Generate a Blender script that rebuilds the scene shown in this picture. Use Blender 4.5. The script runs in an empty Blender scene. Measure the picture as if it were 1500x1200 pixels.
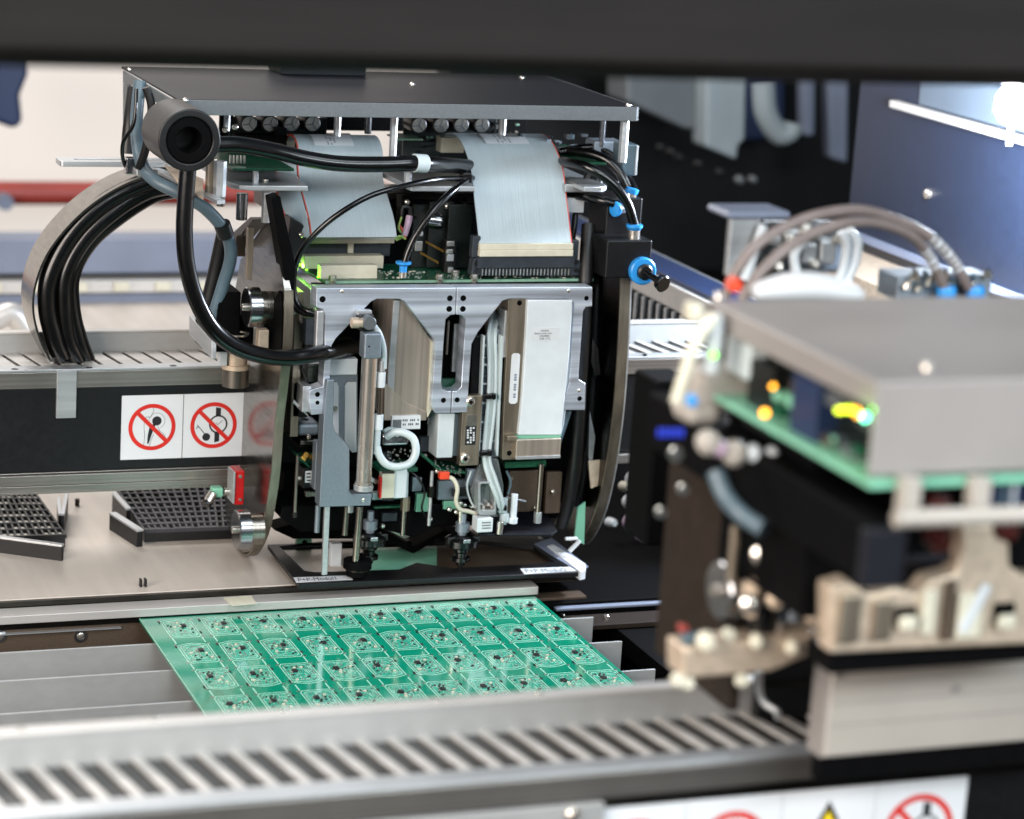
import bpy, bmesh, math, random
from mathutils import Vector, Matrix
from mathutils.geometry import tessellate_polygon
random.seed(7)
SC = bpy.context.scene
COL = SC.collection
S = 0.001                                   # everything is written in millimetres
# ---------------------------------------------------------------- camera (90 mm lens, 1.6 m away)
F, CX, CY = 3750.0, 750.0, 600.0            # focal length and centre in pixels of the 1500 px photograph
_b = Vector((9910, -288, F)); _a = Vector((-1450, -1010, F))
XC = _b.normalized(); YC = (_a - _a.dot(XC) * XC).normalized(); ZC = -(YC.cross(XC))
if ZC.y > 0: ZC = -ZC
RM = Matrix((XC, YC, ZC))                   # camera (right, down, forward) -> world
CAMP = -(RM @ (Vector(((650 - CX) / F, (430 - CY) / F, 1.0)) * 1600.0))
cd = bpy.data.cameras.new('camera'); cam = bpy.data.objects.new('camera', cd); COL.objects.link(cam)
SC.camera = cam
cd.sensor_width = 36.0; cd.lens = 90.0; cd.clip_start = 0.05; cd.clip_end = 60
r_, d_, f_ = RM.col[0], RM.col[1], RM.col[2]
mw = Matrix((( r_.x, -d_.x, -f_.x, CAMP.x * S), (r_.y, -d_.y, -f_.y, CAMP.y * S), (r_.z, -d_.z, -f_.z, CAMP.z * S), (0, 0, 0, 1)))
cam.matrix_world = mw
cd.dof.use_dof = True; cd.dof.focus_distance = 1.56; cd.dof.aperture_fstop = 8.5
SC.view_settings.view_transform = 'Standard'; SC.view_settings.look = 'None'
SC.view_settings.exposure = -0.1; SC.view_settings.gamma = 1.0
SC.cycles.max_bounces = 8; SC.cycles.glossy_bounces = 4; SC.cycles.transmission_bounces = 6
SC.cycles.transparent_max_bounces = 8
SC.cycles.sample_clamp_indirect = 4.0
SC.cycles.caustics_reflective = False; SC.cycles.caustics_refractive = False
# ---------------------------------------------------------------- world and lamps
W = bpy.data.worlds.new('World'); SC.world = W; W.use_nodes = True
W.node_tree.nodes['Background'].inputs[0].default_value = (0.62, 0.78, 1.0, 1)
W.node_tree.nodes['Background'].inputs[1].default_value = 0.12
def area(name, loc, aim, sx, sy, power, color):
    l = bpy.data.lights.new(name, 'AREA'); l.shape = 'RECTANGLE'; l.size = sx; l.size_y = sy
    l.energy = power; l.color = color
    o = bpy.data.objects.new(name, l); COL.objects.link(o); o.location = loc
    o.rotation_euler = (Vector(aim) - Vector(loc)).to_track_quat('-Z', 'Y').to_euler()
    return o
area('window_light', (-1.6, -1.3, 0.55), (0, 0, -0.05), 1.4, 1.1, 66, (1.0, 0.90, 0.82))
area('ceiling_light', (0.25, -1.5, 1.6), (0, -0.1, -0.05), 1.8, 0.6, 22, (0.84, 0.93, 1.0))
area('front_light', (0.35, -2.05, 0.78), (0, 0, 0.02), 1.7, 0.35, 42, (0.86, 0.95, 1.0))
area('rear_light', (-0.6, 1.0, 1.2), (-0.1, 0.2, -0.2), 1.6, 0.6, 30, (1.0, 0.96, 0.93))
# ---------------------------------------------------------------- picking points: a pixel of the photograph on a real plane
def _ray(px, py): return RM @ Vector(((px - CX) / F, (py - CY) / F, 1.0))
def _on(px, py, ax, v):
    r = _ray(px, py); t = (v - CAMP[ax]) / r[ax]; return CAMP + r * t
def VX(px, py, x): return _on(px, py, 0, x)
def VY(px, py, y): return _on(px, py, 1, y)
def VZ(px, py, z): return _on(px, py, 2, z)
def PY(pts, y): return [(p.x, p.z) for p in (VY(a, b, y) for a, b in pts)]
def PX(pts, x): return [(p.y, p.z) for p in (VX(a, b, x) for a, b in pts)]
def PZ(pts, z): return [(p.x, p.y) for p in (VZ(a, b, z) for a, b in pts)]
# ---------------------------------------------------------------- materials
def srgb(h):
    h = h.lstrip('#'); c = [int(h[i:i + 2], 16) / 255 for i in (0, 2, 4)]
    return tuple(x / 12.92 if x <= .04045 else ((x + .055) / 1.055) ** 2.4 for x in c)
MATS = {}
def mat(name, color, rough=.5, metal=0.0, var=.12, scale=(60, 60, 60), bump=0.0, rvar=.1, coat=0.0, spec=None,
        emit=None, trans=0.0, alpha=1.0, ior=None, smudge=.12, sss=0):
    if isinstance(color, str): color = srgb(color)
    m = bpy.data.materials.new(name); m.use_nodes = True; nt = m.node_tree; N = nt.nodes; L = nt.links
    b = N['Principled BSDF']
    b.inputs['Metallic'].default_value = metal; b.inputs['Roughness'].default_value = rough
    if spec is not None: b.inputs['Specular IOR Level'].default_value = spec
    if coat: b.inputs['Coat Weight'].default_value = coat; b.inputs['Coat Roughness'].default_value = .15
    if trans: b.inputs['Transmission Weight'].default_value = trans
    if ior: b.inputs['IOR'].default_value = ior
    if emit:
        b.inputs['Emission Color'].default_value = (*emit[0], 1); b.inputs['Emission Strength'].default_value = emit[1]
    b.inputs['Alpha'].default_value = alpha
    tc = N.new('ShaderNodeTexCoord'); mp = N.new('ShaderNodeMapping'); mp.inputs['Scale'].default_value = scale
    L.new(tc.outputs['Object'], mp.inputs[0])
    no = N.new('ShaderNodeTexNoise'); no.inputs['Scale'].default_value = 1.0; no.inputs['Detail'].default_value = 4
    L.new(mp.outputs[0], no.inputs[0])
    n2 = N.new('ShaderNodeTexNoise'); n2.inputs['Scale'].default_value = 28.0; n2.inputs['Detail'].default_value = 5
    L.new(tc.outputs['Object'], n2.inputs[0])
    # colour = base * (1 +- var*noise) * (1 +- smudge*noise2)
    nr = N.new('ShaderNodeMapRange'); nr.inputs[1].default_value = .34; nr.inputs[2].default_value = .66; L.new(no.outputs[0], nr.inputs[0])
    mx = N.new('ShaderNodeMath'); mx.operation = 'MULTIPLY_ADD'; L.new(nr.outputs[0], mx.inputs[0])
    mx.inputs[1].default_value = 2 * var; mx.inputs[2].default_value = 1 - var
    my = N.new('ShaderNodeMath'); my.operation = 'MULTIPLY_ADD'; L.new(n2.outputs[0], my.inputs[0])
    my.inputs[1].default_value = 2 * smudge; my.inputs[2].default_value = 1 - smudge
    mm = N.new('ShaderNodeMath'); mm.operation = 'MULTIPLY'; L.new(mx.outputs[0], mm.inputs[0]); L.new(my.outputs[0], mm.inputs[1])
    vm = N.new('ShaderNodeVectorMath'); vm.operation = 'SCALE'; vm.inputs[0].default_value = color
    L.new(mm.outputs[0], vm.inputs['Scale']); L.new(vm.outputs[0], b.inputs['Base Color'])
    mr = N.new('ShaderNodeMath'); mr.operation = 'MULTIPLY_ADD'; mr.use_clamp = True
    mixn = N.new('ShaderNodeMath'); mixn.operation = 'ADD'; L.new(no.outputs[0], mixn.inputs[0]); L.new(n2.outputs[0], mixn.inputs[1])
    L.new(mixn.outputs[0], mr.inputs[0]); mr.inputs[1].default_value = rvar; mr.inputs[2].default_value = rough - rvar
    L.new(mr.outputs[0], b.inputs['Roughness'])
    if bump:
        bp = N.new('ShaderNodeBump'); bp.inputs['Strength'].default_value = bump; bp.inputs['Distance'].default_value = 0.0006
        L.new(no.outputs[0], bp.inputs['Height']); L.new(bp.outputs[0], b.inputs['Normal'])
    MATS[name] = m; return m
M = MATS
mat('milled_aluminium', '#d3dbe8', .4, .75, .36, (4, 4, 190), .4, .2)
mat('blasted_aluminium', '#8f99a3', .52, .85, .06, (600, 600, 600), .1, .05)
mat('plain_aluminium', '#c3c6c8', .42, .8, .08, (8, 8, 300), .1, .1)
mat('side_aluminium', '#a3a4a3', .5, .35, .03, (120, 8, 300), .1, .1)
mat('bright_aluminium', '#c4c1bd', .45, .45, .05, (5, 200, 200), .05, .08)
mat('brushed_steel', '#968f86', .28, 1, .16, (400, 6, 6), .15, .1)
mat('beam_steel', '#a5a09a', .34, .9, .14, (4, 60, 500), .12, .12)
mat('plate_steel', '#8d8983', .22, 1, .18, (60, 60, 500), .12, .12)
mat('dark_steel', '#3a3733', .32, 1, .25, (40, 40, 300), .12, .12)
mat('mirror_steel', '#a3a4a6', .2, 1, .1, (60, 60, 60), .03, .08)
mat('chrome', '#ddd6cc', .26, .92, .06, (60, 60, 60), 0, .06)
mat('nickel_shield', '#c0b3a6', .42, .85, .16, (300, 300, 5), .12, .1)
mat('warm_steel', '#a29685', .4, .9, .2, (200, 200, 14), .12, .1)
mat('casting', '#cdbba6', .55, .6, .12, (200, 200, 200), .2, .05)
mat('casting_steel', '#7f776a', .36, .8, .22, (200, 200, 40), .15, .1)
mat('black_anodised', '#0c0d10', .42, .2, .2, (300, 300, 300), .08, .1)
mat('black_plastic', '#08090a', .4, 0, .2, (200, 200, 200), .05, .1)
mat('matt_black', '#060607', .65, 0, .2, (200, 200, 200), .05, .1, spec=.06)
mat('brown_dark', '#261e18', .6, 0, .2, (200, 200, 200), .05, .1, spec=.2)
mat('tray_grey', '#35353a', .45, 0, .1, (300, 300, 300), .05, .08)
mat('connector_black', '#262d34', .5, 0, .2, (300, 300, 300), .08, .1)
mat('rubber', '#060607', .24, 0, .2, (150, 150, 150), .04, .1, spec=.6)
mat('soft_rubber', '#0b0b0c', .45, 0, .2, (150, 150, 150), .06, .1)
mat('cover_dark', '#17181e', .42, 0, .12, (900, 900, 900), .12, .05, spec=.22)
mat('cover_lip', '#6a6f72', .5, .5, .06, (500, 500, 500), .05, .05)
mat('frame_paint', '#1a1716', .6, 0, .15, (9, 90, 90), .08, .06, spec=.15)
mat('cover_grey', '#8a8582', .48, .1, .05, (12, 12, 12), .0, .1, smudge=.08)
mat('wall_paint', '#1a2335', .4, .1, .10, (200, 200, 200), .1, .08)
mat('bed_plate', '#c9bfb4', .4, .2, .07, (90, 9, 3), .15, .14, smudge=.09)
mat('beige_paint', '#b0a196', .6, 0, .04, (20, 20, 20), .0, .1)
mat('white_plastic', '#d2d8dc', .4, 0, .04, (80, 80, 80), .0, .06)
mat('natural_plastic', '#b9c4c6', .35, 0, .05, (80, 80, 80), .0, .06, sss=1)
mat('cream_plastic', '#c9c5b2', .5, 0, .05, (150, 150, 150), .03, .06)
mat('label_white', '#d2d5d8', .42, 0, .02, (50, 50, 50), 0, .05, smudge=.03)
mat('pale_paint', '#9d978f', .5, 0, .03, (20, 20, 20), .02, .05)
mat('slot_floor', '#14110e', .25, 0, .2, (60, 60, 60), 0, .04)
mat('tape_white', '#c6ccd0', .5, 0, .04, (50, 50, 50), 0, .05)
mat('print_black', '#17181c', .5, 0, .1, (90, 90, 90), 0, .05)
mat('sign_red', '#c8241a', .45, 0, .05, (90, 90, 90), 0, .05)
mat('sign_yellow', '#e6c81e', .45, 0, .05, (90, 90, 90), 0, .05)
mat('red_edge', '#c8503f', .5, 0, .05, (90, 90, 90), 0, .05)
mat('red_plastic', '#b31a1c', .3, 0, .1, (90, 90, 90), 0, .05)
mat('orange_plastic', '#e0482a', .4, 0, .1, (90, 90, 90), 0, .05)
mat('red_pipe_paint', '#94382f', .5, 0, .1, (9, 9, 9), 0, .05)
mat('blue_plastic', '#2d8fd8', .35, 0, .08, (90, 90, 90), 0, .08)
mat('blue_grey_paint', '#70788a', .5, 0, .05, (20, 20, 20), 0, .08)
mat('deep_blue', '#1b2a4a', .5, .1, .1, (20, 20, 20), 0, .08)
mat('ribbon_grey', '#a2b0b6', .45, 0, .045, (1400, 3, 3), .55, .06, smudge=.04)
mat('tube_blue_grey', '#50626c', .4, 0, .1, (100, 100, 100), .05, .08)
mat('tube_brown_grey', '#7c706c', .35, 0, .08, (100, 100, 100), .05, .08)
mat('tube_clear', '#a9b6b6', .25, 0, .05, (100, 100, 100), 0, .08, alpha=.8)
mat('pcb_green', '#134d36', .35, 0, .45, (700, 700, 700), .1, .08, smudge=.25)
mat('pcb_edge', '#7ea58f', .5, 0, .1, (300, 300, 300), 0, .05)
mat('pcb_dark', '#0c1411', .4, 0, .5, (500, 500, 500), .1, .08)
mat('panel_green', '#0a8a6b', .09, 0, .04, (60, 60, 60), 0, .03, smudge=.05, ior=3.0)
mat('panel_trace', '#a5cdb8', .35, .1, .1, (500, 500, 500), 0, .08)
mat('panel_pour', '#37a184', .12, 0, .35, (900, 900, 900), .02, .04, ior=2.8)
mat('solder', '#c9c8c0', .3, 1, .1, (300, 300, 300), 0, .08)
mat('gold', '#c99a4a', .3, 1, .1, (300, 300, 300), 0, .08)
mat('chip_black', '#141416', .4, 0, .2, (300, 300, 300), 0, .08)
mat('acrylic', '#dfe9ea', .08, 0, .02, (30, 30, 30), 0, .03, trans=.85, ior=1.49)
mat('lilac_tape', '#b39ab0', .5, 0, .1, (300, 300, 300), 0, .05)
mat('lime_wire', '#9fc06a', .5, 0, .1, (300, 300, 300), 0, .05)
mat('mint_and_reflect', '#7ab89c', .3, 0, .06, (30, 30, 30), 0, .1)  # pale green parts, and the painted panel reflection on the bed
mat('brown_plate', '#55483c', .45, .3, .1, (500, 500, 500), .1, .1)
mat('drape', '#8c979c', .6, 0, .1, (10, 10, 10), 0, .05)
mat('frosted_glass', '#4c5660', .5, 0, .05, (10, 10, 10), 0, .05)
def lit(name, color, strength):
    c = srgb(color); return mat(name, tuple(x * .35 for x in c), .6, 0, 0, emit=(c, strength), smudge=0)
lit('window_bright', '#e9dfd6', .76)
lit('lamp_glow', '#eef3ff', 14)
lit('led_green', '#7dff2a', 6); lit('led_yellow', '#e8ff30', 5); lit('led_amber', '#ffb030', 6)
lit('led_cyan', '#70ffd0', 7); mat('coil_red', '#4a1a17', .4, .2, .1, (90, 90, 90), 0, .05)
lit('led_blue', '#2a4cff', .35)
# ---------------------------------------------------------------- objects
class Thing:
    def __init__(s, name, label, cat, at=(0, 0, 0), group=None, rot=None):
        s.o = bpy.data.objects.new(name, None); COL.objects.link(s.o)
        s.at = Vector(at); s.o.location = s.at * S; s.o.empty_display_size = .02
        s.o['label'] = label; s.o['category'] = cat
        if group: s.o['group'] = group
def tag(o, label=None, cat=None, group=None, kind=None):
    if label: o['label'] = label
    if cat: o['category'] = cat
    if group: o['group'] = group
    if kind: o['kind'] = kind
    return o
class G:
    """collects shapes in millimetres, then links them as ONE mesh object"""
    def __init__(s): s.v = []; s.f = []; s.m = []; s.cm = 0
    def mi(s, i): s.cm = i; return s
    def add(s, vs, fs):
        n = len(s.v); s.v += [tuple(v) for v in vs]; s.f += [tuple(i + n for i in f) for f in fs]; s.m += [s.cm] * len(fs); return s
    def box(s, x0, x1, y0, y1, z0, z1):
        if x0 > x1: x0, x1 = x1, x0
        if y0 > y1: y0, y1 = y1, y0
        if z0 > z1: z0, z1 = z1, z0
        v = [(x0, y0, z0), (x1, y0, z0), (x1, y1, z0), (x0, y1, z0), (x0, y0, z1), (x1, y0, z1), (x1, y1, z1), (x0, y1, z1)]
        return s.add(v, [(0, 3, 2, 1), (4, 5, 6, 7), (0, 1, 5, 4), (1, 2, 6, 5), (2, 3, 7, 6), (3, 0, 4, 7)])
    def pbox(s, a, b, c, d, y0, dy):            # picture rectangle a,b - c,d on the plane y0, dy deep
        p = VY(a, (b + d) / 2, y0); q = VY(c, (b + d) / 2, y0); t = VY((a + c) / 2, b, y0); u = VY((a + c) / 2, d, y0)
        return s.box(p.x, q.x, y0, y0 + dy, u.z, t.z)
    def prism(s, loops, ax, a, b):
        """loops: first outer then holes, 2-D in the other two axes in xyz order"""
        def mk(p, t):
            return {0: (t, p[0], p[1]), 1: (p[0], t, p[1]), 2: (p[0], p[1], t)}[ax]
        if not isinstance(loops[0][0], (tuple, list)): loops = [loops]
        def ar(l): return sum(l[i][0] * l[(i + 1) % len(l)][1] - l[(i + 1) % len(l)][0] * l[i][1] for i in range(len(l)))
        tri = tessellate_polygon([[Vector((p[0], p[1], 0)) for p in l] for l in loops])
        flat = [p for l in loops for p in l]; n = len(flat)
        vs = [mk(p, a) for p in flat] + [mk(p, b) for p in flat]; fs = []
        for t in tri:
            fs.append(tuple(t)); fs.append(tuple(i + n for i in reversed(t)))
        k = 0
        for l in loops:
            m = len(l)
            for i in range(m):
                j = (i + 1) % m; fs.append((k + i, k + j, n + k + j, n + k + i))
            k += m
        return s.add(vs, fs)
    def ring(s, c, u, w, r, n):
        return [c + u * (r * math.cos(2 * math.pi * i / n)) + w * (r * math.sin(2 * math.pi * i / n)) for i in range(n)]
    def lathe(s, p0, ax, prof, n=24):
        """prof: [(distance along ax, radius)]"""
        p0 = Vector(p0); ax = Vector(ax).normalized(); u = ax.orthogonal().normalized(); w = ax.cross(u)
        vs = []; fs = []
        for t, r in prof: vs += s.ring(p0 + ax * t, u, w, max(r, .001), n)
        for k in range(len(prof) - 1):
            for i in range(n):
                j = (i + 1) % n; fs.append((k * n + i, k * n + j, (k + 1) * n + j, (k + 1) * n + i))
        fs.append(tuple(reversed(range(n)))); fs.append(tuple(range((len(prof) - 1) * n, len(prof) * n)))
        return s.add(vs, fs)
    def cyl(s, p0, p1, r, n=20, r1=None):
        p0 = Vector(p0); p1 = Vector(p1); return s.lathe(p0, p1 - p0, [(0, r), ((p1 - p0).length, r if r1 is None else r1)], n)
    def pipe(s, p0, p1, r, ri, n=32):           # open ring, hole through
        p0 = Vector(p0); p1 = Vector(p1); L = (p1 - p0).length
        ax = (p1 - p0).normalized(); u = ax.orthogonal().normalized(); w = ax.cross(u); vs = []; fs = []
        for t, q in ((0, r), (L, r), (L, ri), (0, ri)): vs += s.ring(p0 + ax * t, u, w, q, n)
        for k in range(4):
            for i in range(n):
                j = (i + 1) % n; k2 = (k + 1) % 4; fs.append((k * n + i, k * n + j, k2 * n + j, k2 * n + i))
        return s.add(vs, fs)
    def tube(s, pts, r, n=12, sub=6):
        pts = catmull([Vector(p) for p in pts], sub); rr = r if callable(r) else (lambda t: r)
        T = [(pts[min(i + 1, len(pts) - 1)] - pts[max(i - 1, 0)]).normalized() for i in range(len(pts))]
        u = T[0].orthogonal().normalized(); vs = []; fs = []; m = len(pts)
        for i, p in enumerate(pts):
            u = (u - T[i] * u.dot(T[i])).normalized(); w = T[i].cross(u)
            vs += s.ring(p, u, w, rr(i / (m - 1)), n)
        for k in range(m - 1):
            for i in range(n):
                j = (i + 1) % n; fs.append((k * n + i, k * n + j, (k + 1) * n + j, (k + 1) * n + i))
        fs.append(tuple(reversed(range(n)))); fs.append(tuple(range((m - 1) * n, m * n)))
        return s.add(vs, fs)
    def sheet(s, rows, t):                      # rows of points -> a sheet of thickness t
        m = len(rows); k = len(rows[0]); top = []; bot = []
        for i in range(m):
            for j in range(k):
                a = rows[min(i + 1, m - 1)][j] - rows[max(i - 1, 0)][j]; b = rows[i][min(j + 1, k - 1)] - rows[i][max(j - 1, 0)]
                nrm = a.cross(b).normalized() * t / 2; top.append(rows[i][j] + nrm); bot.append(rows[i][j] - nrm)
        N = m * k; fs = []
        for i in range(m - 1):
            for j in range(k - 1):
                q = (i * k + j, i * k + j + 1, (i + 1) * k + j + 1, (i + 1) * k + j)
                fs.append(q); fs.append(tuple(x + N for x in reversed(q)))
        for i in range(m - 1):
            for j in (0, k - 1):
                q = (i * k + j, (i + 1) * k + j, (i + 1) * k + j + N, i * k + j + N); fs.append(q)
        for j in range(k - 1):
            for i in (0, m - 1):
                q = (i * k + j, i * k + j + 1, i * k + j + 1 + N, i * k + j + N); fs.append(q)
        return s.add(top + bot, fs)
    def stroke(s, pts, w, ax, a, b):            # flat line of width w
        for (x0, y0), (x1, y1) in zip(pts, pts[1:]):
            d = Vector((x1 - x0, y1 - y0)); 
            if d.length < 1e-6: continue
            d = d.normalized() * w / 2; n = Vector((-d.y, d.x))
            s.prism([[(x0 - d.x * .6 + n.x, y0 - d.y * .6 + n.y), (x0 - d.x * .6 - n.x, y0 - d.y * .6 - n.y), (x1 + d.x * .6 - n.x, y1 + d.y * .6 - n.y), (x1 + d.x * .6 + n.x, y1 + d.y * .6 + n.y)]], ax, a, b)
        return s
    def mesh(s, name, mats, at=(0, 0, 0), sharp=35, flat=False):
        me = bpy.data.meshes.new(name); at = Vector(at)
        me.from_pydata([((v[0] - at.x) * S, (v[1] - at.y) * S, (v[2] - at.z) * S) for v in s.v], [], s.f)
        if not isinstance(mats, (list, tuple)): mats = [mats]
        for m in mats: me.materials.append(M[m])
        me.polygons.foreach_set('material_index', s.m)
        bm = bmesh.new(); bm.from_mesh(me)
        if flat: bmesh.ops.dissolve_limit(bm, angle_limit=.004, verts=bm.verts, edges=bm.edges)
        bmesh.ops.recalc_face_normals(bm, faces=bm.faces); bm.to_mesh(me); bm.free()
        me.polygons.foreach_set('use_smooth', [True] * len(me.polygons))
        me.set_sharp_from_angle(angle=math.radians(sharp)); me.update()
        return me
    def obj(s, name, mats, parent=None, bevel=0, at=None, label=None, kind=None, cat=None, group=None, sharp=35):
        """at: own origin in mm; parent: Thing or part object"""
        root = Vector((0, 0, 0)); po = None
        if isinstance(parent, Thing): root = parent.at; po = parent.o
        elif parent is not None: po = parent; root = Vector(parent['_at']) if '_at' in parent else Vector((0, 0, 0))
        if at is None:
            if po is None:
                xs = [v[0] for v in s.v]; ys = [v[1] for v in s.v]; zs = [v[2] for v in s.v]
                at = ((min(xs) + max(xs)) / 2, (min(ys) + max(ys)) / 2, min(zs))
            else: at = root
        at = Vector(at)
        me = s.mesh(name, mats, at, sharp, bevel > 0)
        o = bpy.data.objects.new(name, me); COL.objects.link(o); o.location = (at - root) * S
        if po: o.parent = po
        o['_at'] = tuple(at)
        if bevel:
            b = o.modifiers.new('bevel', 'BEVEL'); b.width = bevel * S; b.segments = 2; b.harden_normals = True; b.limit_method = 'ANGLE'; b.angle_limit = math.radians(50)
        tag(o, label, cat, group, kind)
        return o
def put(src, name, parent, delta, label=None):
    """another part sharing src's mesh, moved by delta mm"""
    c = src.copy(); c.name = name; COL.objects.link(c); c.location = src.location + Vector(delta) * S
    if parent is not None: c.parent = parent.o if isinstance(parent, Thing) else parent
    c['_at'] = tuple(Vector(src['_at']) + Vector(delta))
    if label: c['label'] = label
    return c
def catmull(p, sub):
    if len(p) < 3 or sub < 2: return p
    out = []; q = [p[0] * 2 - p[1]] + p + [p[-1] * 2 - p[-2]]
    for i in range(1, len(q) - 2):
        a, b, c, d = q[i - 1], q[i], q[i + 1], q[i + 2]
        for k in range(sub):
            t = k / sub
            out.append(.5 * ((2 * b) + (c - a) * t + (2 * a - 5 * b + 4 * c - d) * t * t + (3 * b - a - 3 * c + d) * t ** 3))
    out.append(p[-1]); return out
def circle(cx, cy, r, n=32, a0=0, a1=360):
    return [(cx + r * math.cos(math.radians(a0 + (a1 - a0) * i / n)), cy + r * math.sin(math.radians(a0 + (a1 - a0) * i / n))) for i in range(n if a1 - a0 == 360 else n + 1)]
def rrect(x0, x1, y0, y1, r, n=5):
    o = []
    for cx, cy, a in ((x1 - r, y1 - r, 0), (x0 + r, y1 - r, 90), (x0 + r, y0 + r, 180), (x1 - r, y0 + r, 270)):
        o += [(cx + r * math.cos(math.radians(a + 90 * i / n)), cy + r * math.sin(math.radians(a + 90 * i / n))) for i in range(n + 1)]
    return o
def words(txt, size, frame, name, material, parent, thick=.08):
    """flat lettering: frame = (origin, right vector, up vector) in mm; size = cap height in mm; built as mesh"""
    cu = bpy.data.curves.new(name, 'FONT'); cu.body = txt; cu.size = size / .72; cu.resolution_u = 2; cu.fill_mode = 'BOTH'
    tmp = bpy.data.objects.new(name, cu); COL.objects.link(tmp)
    bpy.context.view_layer.update(); dg = bpy.context.evaluated_depsgraph_get()
    me = bpy.data.meshes.new_from_object(tmp.evaluated_get(dg)); bpy.data.objects.remove(tmp)
    o, r, u = (Vector(x) for x in frame); g = G(); nrm = r.cross(u).normalized() * thick
    vs = [o + r * v.co.x + u * v.co.y + nrm for v in me.vertices]
    g.add(vs, [tuple(p.vertices) for p in me.polygons])
    bpy.data.meshes.remove(me)
    return g.obj(name, material, parent)
# ================================================================ THE SETTING
g = G().box(-1500, 1500, -1400, 3200, -262, -255); tag(g.obj('machine_base_floor', 'matt_black'), kind='structure')
# dark deck right of the bright bed plate
g = G().box(118, 430, -330, 900, -228, -215); tag(g.obj('deck_floor', 'matt_black', bevel=.5), kind='structure')
BZ = -190.0
bed = Thing('bed_plate', 'wide beige metal bed plate lying under the black gantry beam with the component trays', 'machine plate', (-150, 12, BZ))
g = G().prism([rrect(-520, 112, 12, 880, 6)], 2, BZ - 8, BZ); g.obj('plate', 'bed_plate', bed, bevel=.5)
g = G().box(-520, 112, 8.5, 12, BZ - 6.5, BZ - .6); g.obj('front_edge', 'dark_steel', bed, bevel=.3)
g = G()
for dx in (-1.9, 1.1): g.box(VZ(208, 858, BZ).x + dx, VZ(208, 858, BZ).x + dx + 1.3, 22, 26, BZ, BZ + 5)
g.obj('locating_clip', 'black_plastic', bed, bevel=.2)
g = G(); p = VZ(113, 741, BZ); g.cyl((p.x, p.y, BZ), (p.x, p.y, BZ + 5), 1.6); g.obj('locating_pin', 'dark_steel', bed)
# ---------------------------------------------------------------- component trays
def tray(pts, z, h, label, nx, ny, m1):
    q = PZ(pts, z); c = [sum(a) / 4 for a in zip(*q)]
    t = Thing('component_tray', label, 'tray', (c[0], c[1], BZ), group='component trays on the bed plate')
    G().prism([q], 2, BZ + .2, z - 2.2).obj('tray_base', 'black_plastic', t, bevel=.5)
    A, B, C, D = [Vector(p) for p in q]         # A back-left, B back-right, C front-right, D front-left
    def uv(u, v): a = A.lerp(B, u); b = D.lerp(C, u); return a.lerp(b, v)
    g = G()
    for i in range(nx + 1):
        a, b = uv(i / nx, 0), uv(i / nx, 1); g.stroke([tuple(a), tuple(b)], 1.4, 2, z - 2.2, z)
    for j in range(ny + 1):
        a, b = uv(0, j / ny), uv(1, j / ny); g.stroke([tuple(a), tuple(b)], 2.0, 2, z - 2.2, z + .25)
    g.obj('pocket_grid', m1, t, kind='stuff')
    r = random.Random(nx); g = G()
    for i in range(nx):
        for j in range(ny):
            if r.random() < .75:
                p = uv((i + .5) / nx, (j + .5) / ny); g.box(p.x - 1.3, p.x + 1.3, p.y - 1.6, p.y + 1.6, z - 2.3, z - 1.2)
    g.obj('component', ['solder' if m1 == 'black_plastic' else 'cover_lip'], t, kind='stuff')
    return t
tray([(-60, 720), (52, 722), (96, 783), (-60, 788)], BZ + 9, 9, 'black component tray with small glinting pockets at the left edge', 15, 7, 'black_plastic')
tray([(172, 716), (345, 712), (345, 771), (212, 776)], BZ + 9, 9, 'grey pocketed component tray nearest the red sensor block', 15, 8, 'tray_grey')
def stop(a, b, w, zt, zb, label):
    p, q = VZ(*a, zt), VZ(*b, zt); t = Thing('tray_stop', label, 'tray holder', (p.x, p.y, BZ), group='tray stops')
    g = G().stroke([(p.x, p.y), (q.x, q.y)], w, 2, zb, zt - 1.6); g.obj('stop_bar', 'black_anodised', t, bevel=.4)
    g = G().stroke([(p.x, p.y), (q.x, q.y)], w + .6, 2, zt - 1.5, zt); g.obj('stop_cap', 'plain_aluminium', t, bevel=.3)
stop((0, 785), (90, 797), 3.5, BZ + 11, BZ, 'black tray stop bar with bright top in front of the darker tray')
stop((166, 751), (204, 775), 4.5, BZ + 12, BZ, 'short grey tray stop at the front corner of the grey tray')
stop((86, 728), (88, 752), 2, BZ + 13, BZ, 'thin upright steel stop in the gap between the two trays, left one')
stop((98, 722), (92, 752), 2, BZ + 15, BZ, 'thin upright steel stop in the gap between the two trays, right one')
stop((168, 722), (188, 744), 3, BZ + 14, BZ, 'slim pale stop at the rear left side of the grey tray')
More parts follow.
